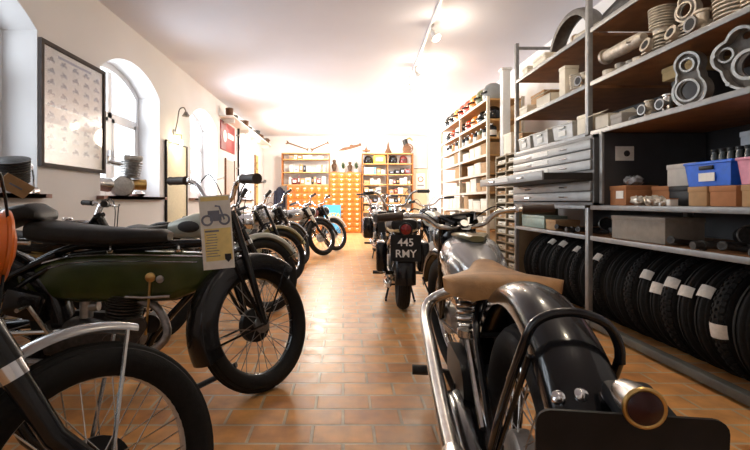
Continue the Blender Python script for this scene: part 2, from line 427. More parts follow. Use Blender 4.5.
        MB().lathe([(0.024, 0), (0.024, 0.010), (0.014, 0.016), (0, 0.018)], (0.83, -0.078, 0.61), (0, -1, 0), 18).build('oil_pump_cap', BRASS, tk)
        MB().lathe([(0.018, 0), (0.018, 0.010), (0, 0.014)], (0.875, -0.077, 0.60), (0, -1, 0), 18).build('oil_pump_cap', ALU, tk)
        MB().tube([(0.83, -0.087, 0.60), (0.825, -0.09, 0.50), (0.81, -0.09, 0.33)], 0.006, 8).build('oil_pipe', BRASS, tk)
        MB().tube([(1.09, 0, 0.770), (0.55, 0, 0.762), (0.42, 0, 0.75), (0.22, 0, 0.66), (0.0, 0, 0.50)], 0.019, 10, k=5).build('top_tube', fr, root)
        for s in (-1, 1):
            MB().tube([(0.36, 0.03*s, 0.72), (0.24, 0.075*s, 0.655), (0.08, 0.095*s, 0.56), (-0.03, 0.095*s, 0.46)], 0.017, 10, k=5).build('rear_loop', BLACK, root)
    # saddle -----------------------------------------------------------------
    sz = P['seat_z']; sm = P.get('seat_m', LEATHB)
    if P['seat'] == 'bench':
        S = []
        for x, zc, hwid, hh in ((0.185, sz-0.03, 0.05, 0.02), (0.20, sz-0.03, 0.10, 0.045), (0.26, sz-0.035, 0.125, 0.055), (0.40, sz-0.05, 0.125, 0.05), (0.55, sz-0.06, 0.115, 0.045), (0.70, sz-0.065, 0.09, 0.04), (0.82, sz-0.065, 0.07, 0.036), (0.85, sz-0.065, 0.05, 0.02)):
            S.append(sup(x+P.get('seat_dx', 0), 0, zc, hwid, hh, 24, 3.0))
        so = MB().loft(S).build('seat', sm, root)
        if P.get('piping'): MB().tube([(x, y, z) for x, y, z in ((0.2, -0.1, sz-0.06), (0.2, 0.1, sz-0.06))], 0.012, 8).build('seat_trim', P['piping'], so)
    elif P['seat'] == 'dual':
        S = []
        for x, zc, hwid, hh in ((-0.22, sz-0.02, 0.06, 0.02), (-0.21, sz-0.02, 0.11, 0.05), (-0.1, sz-0.02, 0.135, 0.06), (0.1, sz-0.03, 0.135, 0.055), (0.2, sz-0.055, 0.13, 0.045), (0.4, sz-0.06, 0.125, 0.045), (0.55, sz-0.055, 0.09, 0.04), (0.6, sz-0.055, 0.05, 0.025)):
            S.append(sup(x, 0, zc, hwid, hh, 24, 3.2))
        so = MB().loft(S).build('seat', sm, root)
        MB().loft([sup(x, 0, sz-0.07, h*1.01, 0.014, 20, 3) for x, h in ((-0.22, 0.09), (-0.1, 0.135), (0.2, 0.132), (0.5, 0.1))]).build('seat_trim', P.get('piping', CHROME), so)
    else:  # sprung leather saddle
        S = []; x0 = P.get('sad_x', 0.20); w0 = P.get('sad_w', 0.17)
        for t, hwid, top in ((0, 0.55, -0.012), (0.03, 0.86, 0.0), (0.14, 1.0, 0.008), (0.30, 0.95, 0.0), (0.48, 0.66, -0.006), (0.66, 0.38, -0.002), (0.86, 0.24, 0.006), (0.98, 0.17, 0.0), (1.0, 0.10, -0.014)):
            x = x0+0.36*t; h = hwid*w0; sec = []
            for k in range(13):
                y = -1+2*k/12; sec.append((x, h*y, sz+top+P.get('sad_peak', 0)*t-0.012*abs(y)**2.5))
            for k in range(13):
                y = 1-2*k/12; sec.append((x, h*y*0.97, sz+top+P.get('sad_peak', 0)*t-0.012*abs(y)**2.5-(0.014 if abs(y) < 0.9 and 0.02 < t < 0.98 else 0.040)))
            S.append(sec)
        so = MB().loft(S).build('saddle', sm, root, ang=60)
        for s in (-1, 1):
            q = MB(); coil(q, (x0+0.06, s*0.105, sz-0.165), (x0+0.06, s*0.105, sz-0.025), 0.026, 0.0055, 7, 14); q.cyl((x0+0.06, s*0.105, sz-0.185), (x0+0.06, s*0.105, sz-0.165), 0.03); q.tube([(x0+0.06, s*0.105, sz-0.18), (0.06, s*0.105, 0.40)], 0.010, 8)
            q.build('saddle_spring', CHROMEW, so)
        MB().tube([(x0+0.06, -0.105, sz-0.18), (x0+0.14, -0.04, sz-0.12), (x0+0.33, 0, sz-0.03)], 0.009, 8, k=5).tube([(x0+0.06, 0.105, sz-0.18), (x0+0.14, 0.04, sz-0.12), (x0+0.33, 0, sz-0.03)], 0.009, 8, k=5).tube([(x0+0.06, -0.105, sz-0.18), (x0+0.06, 0.105, sz-0.18)], 0.009, 8).build('saddle_frame', SATIN, so)
    if P['pillion']:
        pz = sz+0.02+P.get('pil_dz', 0); pdx = P.get('pil_dx', 0)
        pm = MB(Matrix.Translation((pdx, 0, 0))).loft([sup(x, 0, pz+dz, h, hh, 20, 3.2) for x, dz, h, hh in ((-0.11, -0.085, 0.08, 0.02), (-0.10, -0.07, 0.11, 0.045), (0.02, -0.015, 0.115, 0.05), (0.12, 0.01, 0.11, 0.045), (0.17, -0.005, 0.10, 0.03), (0.185, -0.02, 0.07, 0.012))]).build('pillion_pad', sm, root)
        MB().tube([(-0.12, -0.05, pz-0.16), (0.05, -0.05, pz-0.13), (0.25, -0.05, pz-0.14)], 0.012, 8).tube([(-0.12, 0.05, pz-0.16), (0.05, 0.05, pz-0.13), (0.25, 0.05, pz-0.14)], 0.012, 8).build('pillion_rail', CHROMEW, pm)
    # rear mudguard, plate, lamp ------------------------------------------
    rg = mudguard_mb(I, 0, R, R+P['rgR'], P['rguard_w'], P['rg'][0], P['rg'][1], crown=P.get('rcrown', 0.035), val=P['val'], flare=P.get('rflare', 0)).build('rear_mudguard', P['guard'], root)
    for s in (-1, 1):
        for a in (150, 120):
            ar = math.radians(a); q = R+P['rgR']-0.01
            MB().tube([(0, s*0.095, R), (q*math.cos(ar), s*(P['rguard_w']/2+0.004), R+q*math.sin(ar))], 0.006, 6).build('mudguard_stay', fr, rg)
    if P['plate']:
        px, pz, pw, ph, txt, tilt = P['plate']
        Mp = Matrix.Translation((px, 0, pz)) @ Matrix.Rotation(tilt, 4, 'Y')
        pl = MB(Mp).box((0, 0, 0), (0.006, pw, ph), bev=0.0)
        outl = hull([(-pw/2+0.02, -ph/2+0.02, 0.02), (pw/2-0.02, -ph/2+0.02, 0.02), (-pw/2+0.02, ph/2-0.02, 0.02), (pw/2-0.02, ph/2-0.02, 0.02)], 16)
        pl = MB(Mp @ Matrix.Rotation(-PI/2, 4, 'Z') @ Matrix.Rotation(PI/2, 4, 'X')).plate(outl, [], 0.005).build('number_plate', SATIN, root)
        for k, line in enumerate(txt):
            M = Mp @ Matrix.Translation((-0.0065, 0, ph*0.20-k*ph*0.42)) @ Matrix.Rotation(-PI/2, 4, 'Z') @ Matrix.Rotation(PI/2, 4, 'X')
            lettering(line, ph*0.40, WHITE, pl, M, 0.001, 'registration_number')
    if P['tail']:
        tx, ty, tzz = P.get('tail_pos', (-0.33, 0, 0.62)); tr_ = P.get('tail_r', 0.04); tl = P.get('tail_len', 0.085)
        hs = MB().lathe([(0.0, -tl), (tr_*0.7, -tl*0.88), (tr_*0.92, -tl*0.5), (tr_, 0.0)], (tx, ty, tzz), (-1, 0, 0), 24).build('tail_lamp', P.get('tail_m', SATIN), root)
        MB().torus((tx, ty, tzz), (1, 0, 0), tr_, tr_*0.13, 28, 8).build('lamp_rim', P.get('tail_rim', CHROME), hs)
        MB().lathe([(tr_*0.97, 0), (tr_*0.7, 0.008), (0, 0.013)], (tx, ty, tzz), (-1, 0, 0), 24).build('lens', P.get('tail_lens', REDGL), hs)
    # engine ----------------------------------------------------------------
    et = P['eng_top']; em = P.get('eng_m', ALU)
    cz = 0.33 if et > 0.6 else 0.30; cr = 0.125 if et > 0.6 else 0.11
    e = MB().lathe([(0.0, -0.075), (cr*0.86, -0.07), (cr, -0.055), (cr, 0.055), (cr*0.86, 0.07), (0, 0.075)], (0.66, 0, cz), (0, 1, 0), 32)
    e.loft([sup(x, 0, zc, h, hh, 20, 4) for x, zc, h, hh in ((0.30, cz+0.01, 0.04, 0.05), (0.32, cz+0.01, 0.065, 0.085), (0.46, cz+0.01, 0.07, 0.09), (0.56, cz, 0.07, 0.07))])
    eo = e.build('engine', em, root)
    bz = cz+cr*0.85; fm = P.get('fin_m', IRON)
    q = MB(); hgt = et-bz
    fin_cyl(q, (0.67, 0, bz), (0.12, 0, 1), hgt*0.66, 0.085, 0.09, max(5, int(hgt*0.66/0.017))); q.build('cylinder', fm, eo)
    q = MB(); tx = 0.67+hgt*0.66*0.12; fin_cyl(q, (tx, 0, bz+hgt*0.66), (0.12, 0, 1), hgt*0.34, 0.098, 0.085, 4)
    q.box((tx+0.01, 0, et+0.005), (0.10, 0.07, 0.03), bev=0.01); q.build('cylinder_head', em, eo)
    for s, nm in ((-1, 'timing_cover'), (1, 'primary_case')):
        q = MB()
        if s < 0:
            q.plate(hull([(0.66, cz, 0.095), (0.78, cz+0.08, 0.04)]), [], 0.03, Matrix.Translation((0, -0.072, 0)) @ Matrix.Rotation(PI/2, 4, 'X'))
            q.lathe([(0.05, 0), (0.045, 0.012), (0, 0.014)], (0.66, -0.102, cz), (0, -1, 0), 20)
        else:
            q.plate(hull([(0.66, cz, 0.09), (0.40, cz+0.01, 0.105)]), [], 0.045, Matrix.Translation((0, 0.118, 0)) @ Matrix.Rotation(PI/2, 4, 'X'))
        q.build(nm, P.get('cover_m', em), eo)
    q = MB().cyl((0.55, 0, bz+hgt*0.5), (0.47, 0, bz+hgt*0.45), 0.026).lathe([(0.03, -0.05), (0.03, 0.05), (0.02, 0.06), (0.02, 0.09), (0, 0.092)], (0.49, 0, bz+hgt*0.45), (0, 0, 1), 16)
    q.build('carburettor', P.get('carb_m', ALU), eo)
    if et > 0.6:
        q = MB()
        for dx in (0, 0.035): q.tube([(0.70+dx, -0.075, bz-0.02), (0.71+dx*0.7, -0.06, et-0.03)], 0.009, 8)
        q.build('pushrod_tube', CHROME, eo)
    q = MB().lathe([(0.045, -0.06), (0.045, 0.04), (0.03, 0.06), (0, 0.06)], (0.83, -0.02, cz+0.08), (0, 1, 0), 20).build('magneto', SATIN, eo)
    # exhaust ---------------------------------------------------------------
    if P['exhaust'] in ('right', 'left'):
        s = -1 if P['exhaust'] == 'right' else 1
        ez = bz+hgt*0.72
        path = P.get('ex_path') or [(0.75, s*0.03, ez), (0.86, s*0.07, ez-0.03), (0.92, s*0.11, ez-0.14), (0.86, s*0.13, 0.27), (0.72, s*0.135, 0.225), (0.45, s*0.135, 0.22), (0.25, s*0.14, 0.235)]
        xo = MB().tube(path, P.get('ex_r', 0.02), 12, k=6).build('exhaust_pipe', P.get('ex_m', CHROME), root)
        e0 = P.get('sil') or [(0.27, s*0.14, 0.233), (0.22, s*0.14, 0.237), (0.1, s*0.14, 0.245), (-0.16, s*0.14, 0.262), (-0.2, s*0.14, 0.265), (-0.28, s*0.14, 0.27)]
        MB().tube(e0, [0.02, 0.03, 0.038, 0.040, 0.028, 0.018], 16).build('silencer', P.get('ex_m', CHROME), xo)
    # fittings --------------------------------------------------------------
    for s in (-1, 1):
        pg = P.get('peg_z', 0.25); q = MB().tube([(0.50, s*0.1, 0.25), (0.50, s*0.15, pg), (0.50, s*0.17, pg)], 0.011, 8); q.tube([(0.50, s*0.165, pg), (0.50, s*0.27, pg)], 0.018, 10)
        q.build('footpeg', GRIPR, root)
    q = MB().tube([(0.40, -0.09, 0.36), (0.40, -0.15, 0.36), (0.32, -0.17, 0.50), (0.32, -0.25, 0.50)], 0.010, 8).build('kick_starter', CHROMEW, root)
    q = MB().tube([(0.0, 0.115, R), (0.2, 0.125, R+0.02), (0.40, 0.125, cz)], 0.02, 8, flat=2.2); q.build('chain_guard', P.get('guard'), root)
    if P['stand']:
        q = MB()
        for s in (-1, 1): q.tube([(0.38, s*0.10, 0.17), (0.33, s*0.14, 0.012), (0.27, s*0.14, 0.012)], 0.011, 8)
        q.tube([(0.37, -0.10, 0.15), (0.37, 0.10, 0.15)], 0.010, 8); q.build('centre_stand', SATIN, root)
    tb = MB().box((0.27, -0.12, 0.50), (0.17, 0.06, 0.13), (0, 0.25, 0), 0.02).build('toolbox', P['paint'], root)
    return root, FA
# ---------------------------------------------------------------- the room
XL, XR, Y0, Y1, H = -2.6, 2.75, -2.2, 13.7, 3.12
def plaster(name, col, var=0.03):
    return mat(name, col, 0.85, 0, var, 1.6, 0.12, 60)
WALLM = plaster('plaster_wall', (0.69, 0.68, 0.68)); CEILM = plaster('ceiling_paint', (0.69, 0.695, 0.77), 0.02)

def brick_floor():
    m = bpy.data.materials.new('terracotta_brick_floor'); m.use_nodes = True
    nt = m.node_tree; n = nt.nodes; L = nt.links; b = n['Principled BSDF']
    tc = n.new('ShaderNodeTexCoord')
    br = n.new('ShaderNodeTexBrick'); br.offset = 0.5; br.offset_frequency = 2
    br.inputs['Scale'].default_value = 1.0; br.inputs['Brick Width'].default_value = 0.262; br.inputs['Row Height'].default_value = 0.142
    br.inputs['Mortar Size'].default_value = 0.008; br.inputs['Mortar Smooth'].default_value = 0.3; br.inputs['Bias'].default_value = -0.1
    br.inputs['Color1'].default_value = (0.80, 0.41, 0.14, 1); br.inputs['Color2'].default_value = (0.62, 0.265, 0.078, 1); br.inputs['Mortar'].default_value = (0.60, 0.49, 0.33, 1)
    L.new(tc.outputs['Object'], br.inputs['Vector'])
    nz = n.new('ShaderNodeTexNoise'); nz.inputs['Scale'].default_value = 9; nz.inputs['Detail'].default_value = 6
    L.new(tc.outputs['Object'], nz.inputs['Vector'])
    rp = n.new('ShaderNodeValToRGB'); rp.color_ramp.elements[0].position = 0.3; rp.color_ramp.elements[1].position = 0.75
    rp.color_ramp.elements[0].color = (0.62, 0.60, 0.58, 1); rp.color_ramp.elements[1].color = (1.1, 1.1, 1.1, 1)
    L.new(nz.outputs['Fac'], rp.inputs['Fac'])
    mx = n.new('ShaderNodeMix'); mx.data_type = 'RGBA'; mx.blend_type = 'MULTIPLY'; mx.inputs['Factor'].default_value = 1
    L.new(br.outputs['Color'], mx.inputs['A']); L.new(rp.outputs['Color'], mx.inputs['B']); L.new(mx.outputs['Result'], b.inputs['Base Color'])
    mr = n.new('ShaderNodeMapRange'); mr.inputs['To Min'].default_value = 0.22; mr.inputs['To Max'].default_value = 0.5
    L.new(nz.outputs['Fac'], mr.inputs['Value']); L.new(mr.outputs['Result'], b.inputs['Roughness'])
    bp = n.new('ShaderNodeBump'); bp.inputs['Strength'].default_value = 0.5; bp.inputs['Distance'].default_value = 0.004; bp.invert = True
    ad = n.new('ShaderNodeMath'); ad.operation = 'MULTIPLY_ADD'; ad.inputs[1].default_value = -0.25
    L.new(nz.outputs['Fac'], ad.inputs[0]); L.new(br.outputs['Fac'], ad.inputs[2]); L.new(ad.outputs[0], bp.inputs['Height']); L.new(bp.outputs['Normal'], b.inputs['Normal'])
    return m

struct('floor', MB().box(((XL+XR)/2, (Y0+Y1)/2, -0.05), (XR-XL+1.2, Y1-Y0+0.4, 0.1)), brick_floor())
struct('ceiling', MB().box(((XL+XR)/2, (Y0+Y1)/2, H+0.05), (XR-XL+1.2, Y1-Y0+0.4, 0.1)), CEILM)
struct('wall_right', MB().box((XR+0.1, (Y0+Y1)/2, H/2), (0.2, Y1-Y0, H)), WALLM)
struct('wall_back', MB().box(((XL+XR)/2, Y1+0.1, H/2), (XR-XL+0.8, 0.2, H)), WALLM)
struct('wall_front', MB().box(((XL+XR)/2, Y0-0.1, H/2), (XR-XL+0.8, 0.2, H)), WALLM)
# left wall: thick plaster with arched window niches
WT = 0.42
WINS = [(-1.4, -0.1, 1.03), (2.2, 3.57, 1.03), (4.5, 5.95, 1.03), (7.15, 8.65, 1.03), (10.4, 11.9, 1.03)]
def arch(y0, y1, z0, zs=2.44, zc=2.70, n=14):
    yc = (y0+y1)/2; hw = (y1-y0)/2; rise = zc-zs; Rr = (hw*hw+rise*rise)/(2*rise); a = math.asin(hw/Rr)
    return [(y0, z0), (y1, z0)]+[(yc+Rr*math.sin(a-2*a*i/n), zc-Rr+Rr*math.cos(a-2*a*i/n)) for i in range(n+1)]
# plate is made in (y, z) and turned so that its thickness runs along -x
MW = Matrix(((0, 0, -1, XL), (1, 0, 0, 0), (0, 1, 0, 0), (0, 0, 0, 1)))
struct('wall_left', MB().plate([(Y0, 0), (Y1, 0), (Y1, H), (Y0, H)], [arch(a, b, c) for a, b, c in WINS], WT, MW), WALLM)
FRW = mat('window_white_gloss', (0.80, 0.81, 0.83), 0.3, 0, 0.03)
PANE = glass_mat('window_glass')
SILLM = mat('red_brown_sill_board', (0.26, 0.12, 0.09), 0.5, 0, 0.25, 8)
for k, (y0, y1, z0) in enumerate(WINS):
    Mx = Matrix(((0, 0, -1, XL-0.30), (1, 0, 0, 0), (0, 1, 0, 0), (0, 0, 0, 1)))
    out = arch(y0, y1, z0); inn = arch(y0+0.07, y1-0.07, z0+0.08, 2.40, 2.62)
    w = struct('window_%d' % (k+1), MB().plate(out, [inn], 0.06, Mx), FRW)
    yc = (y0+y1)/2
    q = MB(); q.box((XL-0.325, yc, (z0+2.6)/2+0.02), (0.05, 0.09, 1.52)); q.box((XL-0.325, yc, 2.06), (0.05, y1-y0-0.1, 0.07))
    q.build('window_bar', FRW, w)
    for s in (-1, 1):
        q = MB(); y = yc+s*(y1-y0)/4
        q.box((XL-0.315, yc+s*0.075, 1.55), (0.04, 0.05, 0.95)); q.box((XL-0.315, yc+s*((y1-y0)/2-0.095), 1.55), (0.04, 0.05, 0.95))
        q.box((XL-0.315, y, z0+0.11), (0.04, (y1-y0)/2-0.1, 0.06)); q.box((XL-0.315, y, 2.0), (0.04, (y1-y0)/2-0.1, 0.05)); q.build('casement', FRW, w)
        q = MB(); q.box((XL-0.28, yc+s*0.055, 1.56), (0.03, 0.02, 0.12), bev=0.005); q.build('window_handle', CHROME, w)
    MB().plate(inn, [], 0.005, Matrix(((0, 0, -1, XL-0.335), (1, 0, 0, 0), (0, 1, 0, 0), (0, 0, 0, 1)))).build('pane', PANE, w)
    struct('trim_%d' % (k+1), MB().box((XL-0.12, yc, z0-0.0175+0.018), (0.40, y1-y0+0.16 if False else y1-y0, 0.035)).box((XL+0.03, yc, z0-0.0175+0.018), (0.10, y1-y0+0.14, 0.035)), SILLM)
for nm, x in (('baseboard_left', XL+0.01), ('baseboard_right', XR-0.01)):
    struct(nm, MB().box((x, (Y0+Y1)/2, 0.05), (0.02, Y1-Y0-0.1, 0.10)), mat('baseboard_paint', (0.45, 0.40, 0.34), 0.5))

# ---------------------------------------------------------------- camera
cd = bpy.data.cameras.new('camera'); cam = bpy.data.objects.new('camera', cd); C.objects.link(cam)
cam.location = (0, 0, CAMH); cam.rotation_euler = (PI/2, 0, 0)
cd.sensor_width = 36; cd.lens = 36*F/750; cd.shift_x = (375-VPX)/750; cd.shift_y = -(225-VPY)/750; cd.clip_start = 0.05
cd.dof.use_dof = False
bpy.context.scene.camera = cam

# ---------------------------------------------------------------- light
sc = bpy.context.scene
sc.view_settings.view_transform = 'Standard'; sc.view_settings.look = 'None'; sc.view_settings.exposure = 0.0
w = bpy.data.worlds.new('sky'); sc.world = w; w.use_nodes = True
nt = w.node_tree; bg = nt.nodes['Background']; bg.inputs['Color'].default_value = (0.80, 0.90, 1.0, 1); bg.inputs['Strength'].default_value = 2.4
def light(name, kind, loc, energy, col, rot=(0, 0, 0), **kw):
    l = bpy.data.lights.new(name, kind); l.energy = energy; l.color = col
    for k, v in kw.items(): setattr(l, k, v)
    o = bpy.data.objects.new(name, l); C.objects.link(o); o.location = loc; o.rotation_euler = rot; return o
for k, (y0, y1, z0) in enumerate(WINS):
    e = (26, 44, 105, 330, 620)[k]
    light('daylight', 'AREA', (XL-0.75, (y0+y1)/2, 1.95), e, (0.86, 0.93, 1.0), (0, -PI/2, 0), shape='RECTANGLE', size=1.7, size_y=1.5)

# ceiling track with spot heads ------------------------------------------------
trk = thing('lighting_track', 'long white lighting track running along the ceiling', 'track light', (1.16, 7.2, H), -0.047)
MB().box((0, -1.6, -0.02), (0.035, 10.8, 0.035), bev=0.004).build('rail', WHITE, trk)
for y in (-3.6, 0, 3.6): MB().box((0, y, -0.004), (0.06, 0.05, 0.008)).build('mounting_clip', STEEL, trk)
BULB = mat('glowing_bulb', (1.0, 0.86, 0.62), 0.4, 0, 0.02, 10, 0, None, 0, 22.0)
SPOTS = [(1.3, 'added out of view, nearest'), (2.9, 'second'), (5.0, 'third'), (6.55, 'fourth'), (7.55, 'fifth'), (8.6, 'sixth'), (10.3, 'farthest')]  # two nearest heads lie out of view, added to warm floor and rack
for y, nm in SPOTS:
    s = thing('spot_lamp', 'white spot lamp with glowing bulb, %s along the ceiling track' % nm, 'spot lamp', (1.16+0.047*(y-7.2), y, H-0.037), 0, 'spot lamps on the ceiling track')
    MB().cyl((0, 0, 0), (0, 0, -0.07), 0.012, 10).box((0, 0, -0.012), (0.03, 0.09, 0.024), bev=0.004).build('stem', WHITE, s)
    d = V3((0.45, -0.35, -0.9)).normalized() if y < 6 else V3((0.5, -0.1, -0.85)).normalized()
    h = MB().lathe([(0.018, 0.0), (0.03, 0.012), (0.034, 0.07), (0.055, 0.10), (0.058, 0.115), (0.052, 0.115), (0.045, 0.10)], (0, 0, -0.07), d, 24).build('lamp_head', WHITE, s)
    MB().ell(V3((0, 0, -0.07))+d*0.105, (0.046, 0.046, 0.046), 16).build('bulb', BULB, h)
    p = V3((1.16+0.047*(y-7.2), y, H-0.107))+d*0.22
    light('spot_glow', 'POINT', p, 15 if y < 2 else 23 if y < 4 else 12 if y < 6 else 26, (1.0, 0.84, 0.64), shadow_soft_size=0.06)
# added fill lights without fixtures: far end of the hall, and behind the camera
for x, y, e, nm in ((-0.9, 11.6, 170, 'added fill light over the far left of the hall'),):
    pass
light('added_hall_fill', 'POINT', (-0.6, 11.3, 2.75), 240, (1.0, 0.90, 0.74), shadow_soft_size=0.25)  # added to brighten the far end; no lamp body is built
light('added_hall_fill', 'POINT', (1.4, 11.6, 2.75), 170, (1.0, 0.88, 0.70), shadow_soft_size=0.25)
light('added_rear_fill', 'POINT', (-0.2, -1.2, 2.7), 4, (1.0, 0.90, 0.78), shadow_soft_size=0.35)  # unseen fill added to lift the foreground a little
# ---------------------------------------------------------------- the motorcycles
GREEN = mat('deep_green_enamel', (0.032, 0.048, 0.008), 0.25, 0, 0.25, 6, 0, None, 0.4)
SILVER = mat('silver_grey_enamel', (0.42, 0.42, 0.42), 0.24, 0.55, 0.06, 10, 0, None, 0.5)
GREYG = mat('grey_green_enamel', (0.36, 0.38, 0.33), 0.3, 0.2, 0.1, 10, 0, None, 0.4)
OLIVE = mat('olive_enamel', (0.20, 0.17, 0.06), 0.3, 0, 0.15, 10, 0, None, 0.4)
ORANGE = mat('orange_enamel', (0.80, 0.17, 0.015), 0.3, 0, 0.08, 10, 0, None, 0.5)
IVORY = mat('ivory_enamel', (0.75, 0.72, 0.64), 0.3, 0, 0.05, 10, 0, None, 0.4)
MAROON = mat('maroon_enamel', (0.14, 0.02, 0.02), 0.25, 0, 0.2, 10, 0, None, 0.5)
def bike(label, ax, ay, body, **kw):
    b = math.radians(body); L = kw.get('L', 1.35)
    return motorcycle(label, (ax-L*math.cos(b), ay-L*math.sin(b), 0), body, **kw)

# nearest on the left: only its front end is in the picture
bike('black motorcycle in left foreground with chrome rim and silver blade mudguard', -0.585, 1.0, 14, steer=41, fork='tele', spk='each', front_guard=SILVER, R=0.315, head_m=ORANGE, lamp_rim_m=ORANGE, lens_m=ORANGE, rim=RIMB, hub_m=STEEL, val=0.02,
     fg=(74, 178), guard_w=0.085, fgR=0.03, fval=0.004, stays=(79,), stay_m=CHROMEW, stay_r=0.006, tank_m=ORANGE, head='lamp', lamp_off=(-0.066, 0, 0.085), bars=(0.36, 0.05, 0.14), tr=0.045, fork_r=0.034, seat='bench')
# green flat tank machine
g, gFA = bike('vintage black motorcycle with dark green flat tank and hanging paper tag', -0.435, 2.19, 5, steer=47, rake=20, fork='girder', spk='each', tank='flat', tank_m=GREEN, spoke_m=STEEL, rim=BLACK, hub_m=STEEL, top_z=0.735,
     fg=(52, 204), guard_w=0.15, fgR=0.024, fval=0.075, seat='bench', seat_z=0.87, pillion=True, pil_dx=0.13, pil_dz=0.03, seat_dx=0.05, eng_top=0.52, eng_m=IRON, bars=(0.40, 0.12, 0.03), bar_up=0.055, bar_tilt=0.28, grip_k=1.25, grip=GRIPBR, head='none', R=0.335, tr=0.046,
     exhaust='right', ex_m=STEEL)
MB().tube([(0.72, -0.095, 0.52), (0.80, -0.097, 0.515), (0.93, -0.097, 0.52)], 0.009, 8, flat=2.0).build('gear_lever', CHROMEW, g)
MB().tube([(1.04, -0.125, 0.07), (1.15, -0.12, 0.12), (1.25, -0.115, 0.18)], 0.012, 8, flat=2.2).build('stand_bar', SATIN, g)
MB().tube([(0.10, -0.12, 0.36), (0.42, -0.125, 0.37), (0.70, -0.115, 0.38)], 0.012, 8).build('footboard_rail', CHROMEW, g)
bike('black motorcycle with dropped bars and polished engine just behind the green tank machine', -1.36, 2.92, 8, steer=36, tank_m=BLACK, head='none', bars=(0.38, 0.01, 0.05), bar_up=0.03, bar_tilt=0.3, front_guard=BLACK, eng_m=BRASS, seat='bench', fg=(35, 185))
bike('motorcycle with pale grey mudguard showing behind the green machine front wheel', -0.68, 3.75, 8, steer=38, tank_m=GREYG, seat='sprung', tank_top=0.90, seat_z=0.78, front_guard=GREYG, bars=(0.37, 0.04, 0.05), head='lamp', head_m=CHROME, fg=(25, 185))
bike('black motorcycle with olive mudguard, fourth from the camera along the left wall', -0.71, 5.05, 9, steer=40, tank_m=OLIVE, front_guard=OLIVE, bars=(0.36, 0.06, 0.05), fg=(25, 185), fork='girder', head='none')
bike('motorcycle with silver tank and dark headlamp in the middle of the left row', -0.70, 6.4, 14, steer=52, tank_m=SILVER, bars=(0.37, 0.10, 0.05), front_guard=BLACK, head='lamp', fg=(25, 170))
bike('motorcycle with ivory fork covers, last but one in the left row', -0.385, 7.7, 15, steer=34, tank_m=SILVER, paint=IVORY, guard=BLACK, bars=(0.36, 0.10, 0.04), head='lamp', head_m=BLACK, fg=(25, 165))
bike('motorcycle with white front mudguard, farthest of the left row', -0.16, 8.45, 15, steer=34, tank_m=MAROON, front_guard=IVORY, bars=(0.36, 0.08, 0.04), head='lamp', head_m=SATIN, fg=(25, 150))

# right row --------------------------------------------------------------------
SADX = 0.26
m, mFA = motorcycle('black vintage motorcycle with tan leather saddle and silver tank in right foreground', (0.455, 1.0, 0), 82.5, steer=15, R=0.34, tr=0.045, rg=(8, 188), rgR=0.065, rguard_w=0.13, rcrown=0.04, val=0.02, knee_m=SILVER, peg_z=0.37,
     tank_m=SILVER, tank_top=0.83, seat='sprung', seat_m=LEATHT, seat_z=0.742, sad_x=SADX, sad_w=0.182, sad_peak=0.022, bars=(0.43, 0.07, 0.06), bar_up=-0.075, bar_tilt=0.07, bar_m=CHROMEW, grip=GRIPBR, spk='each', spk2='each', fork='girder', head='big', head_m=BLACK,
     fg=(20, 195), exhaust='left', ex_m=CHROMEW, ex_r=0.024, eng_top=0.66, eng_m=IRON, cover_m=SATIN,
     ex_path=[(0.78, 0.04, 0.60), (0.86, 0.10, 0.58), (0.88, 0.18, 0.53), (0.78, 0.205, 0.485), (0.5, 0.205, 0.46), (0.2, 0.20, 0.415), (-0.05, 0.195, 0.395)],
     sil=[(-0.03, 0.195, 0.397), (-0.06, 0.195, 0.393), (-0.15, 0.195, 0.388), (-0.40, 0.195, 0.375), (-0.44, 0.195, 0.372), (-0.50, 0.195, 0.37)],
     plate=(-0.41, 0.597, 0.25, 0.175, (), -0.06), tail_pos=(-0.445, -0.004, 0.706), tail_r=0.025, tail_len=0.06, tail_rim=BRASS, tail_lens=DARKRED, tail_m=CHROMEW, L=1.36)
# lifting loop, fender bolts and tank panel of that machine
q = MB().tube([(0.0, 0.105, 0.36), (-0.10, 0.10, 0.52), (-0.20, 0.085, 0.69), (-0.215, 0.06, 0.755), (-0.22, 0.0, 0.775), (-0.215, -0.06, 0.755), (-0.21, -0.085, 0.715), (-0.21, -0.088, 0.68)], 0.009, 10, k=6).build('lifting_handle', BLACK, m)
q = MB().tube([(0.0, -0.105, 0.36), (-0.11, -0.10, 0.54), (-0.21, -0.088, 0.69)], 0.009, 10, k=4).build('mudguard_stay', BLACK, m)
for y in (0.052, 0.02, -0.02, -0.052):
    a = math.radians(134); r = 0.34+0.065+0.04*math.cos(y/0.13*2*1.2)
    MB().lathe([(0.011, -0.004), (0.011, 0.006), (0.005, 0.010), (0, 0.011)], (r*math.cos(a), y, 0.34+r*math.sin(a)), (math.cos(a), y*3, math.sin(a)), 12).build('bolt', CHROME, m)
MB().box((-0.35, -0.045, 0.665), (0.09, 0.075, 0.035), (0, -0.25, 0), 0.012).build('lamp_bracket', SATIN, m)
q = MB()
S = []
for t, hw, z in ((0.45, 0.03, 0.832), (0.6, 0.06, 0.838), (0.8, 0.082, 0.836), (0.93, 0.06, 0.828)):
    x = 0.50+(1.018-0.50)*t; S.append(sup(x, 0, z-0.004, hw, 0.012, 16, 3))
q.loft(S).build('tank_panel', OLIVE, m)

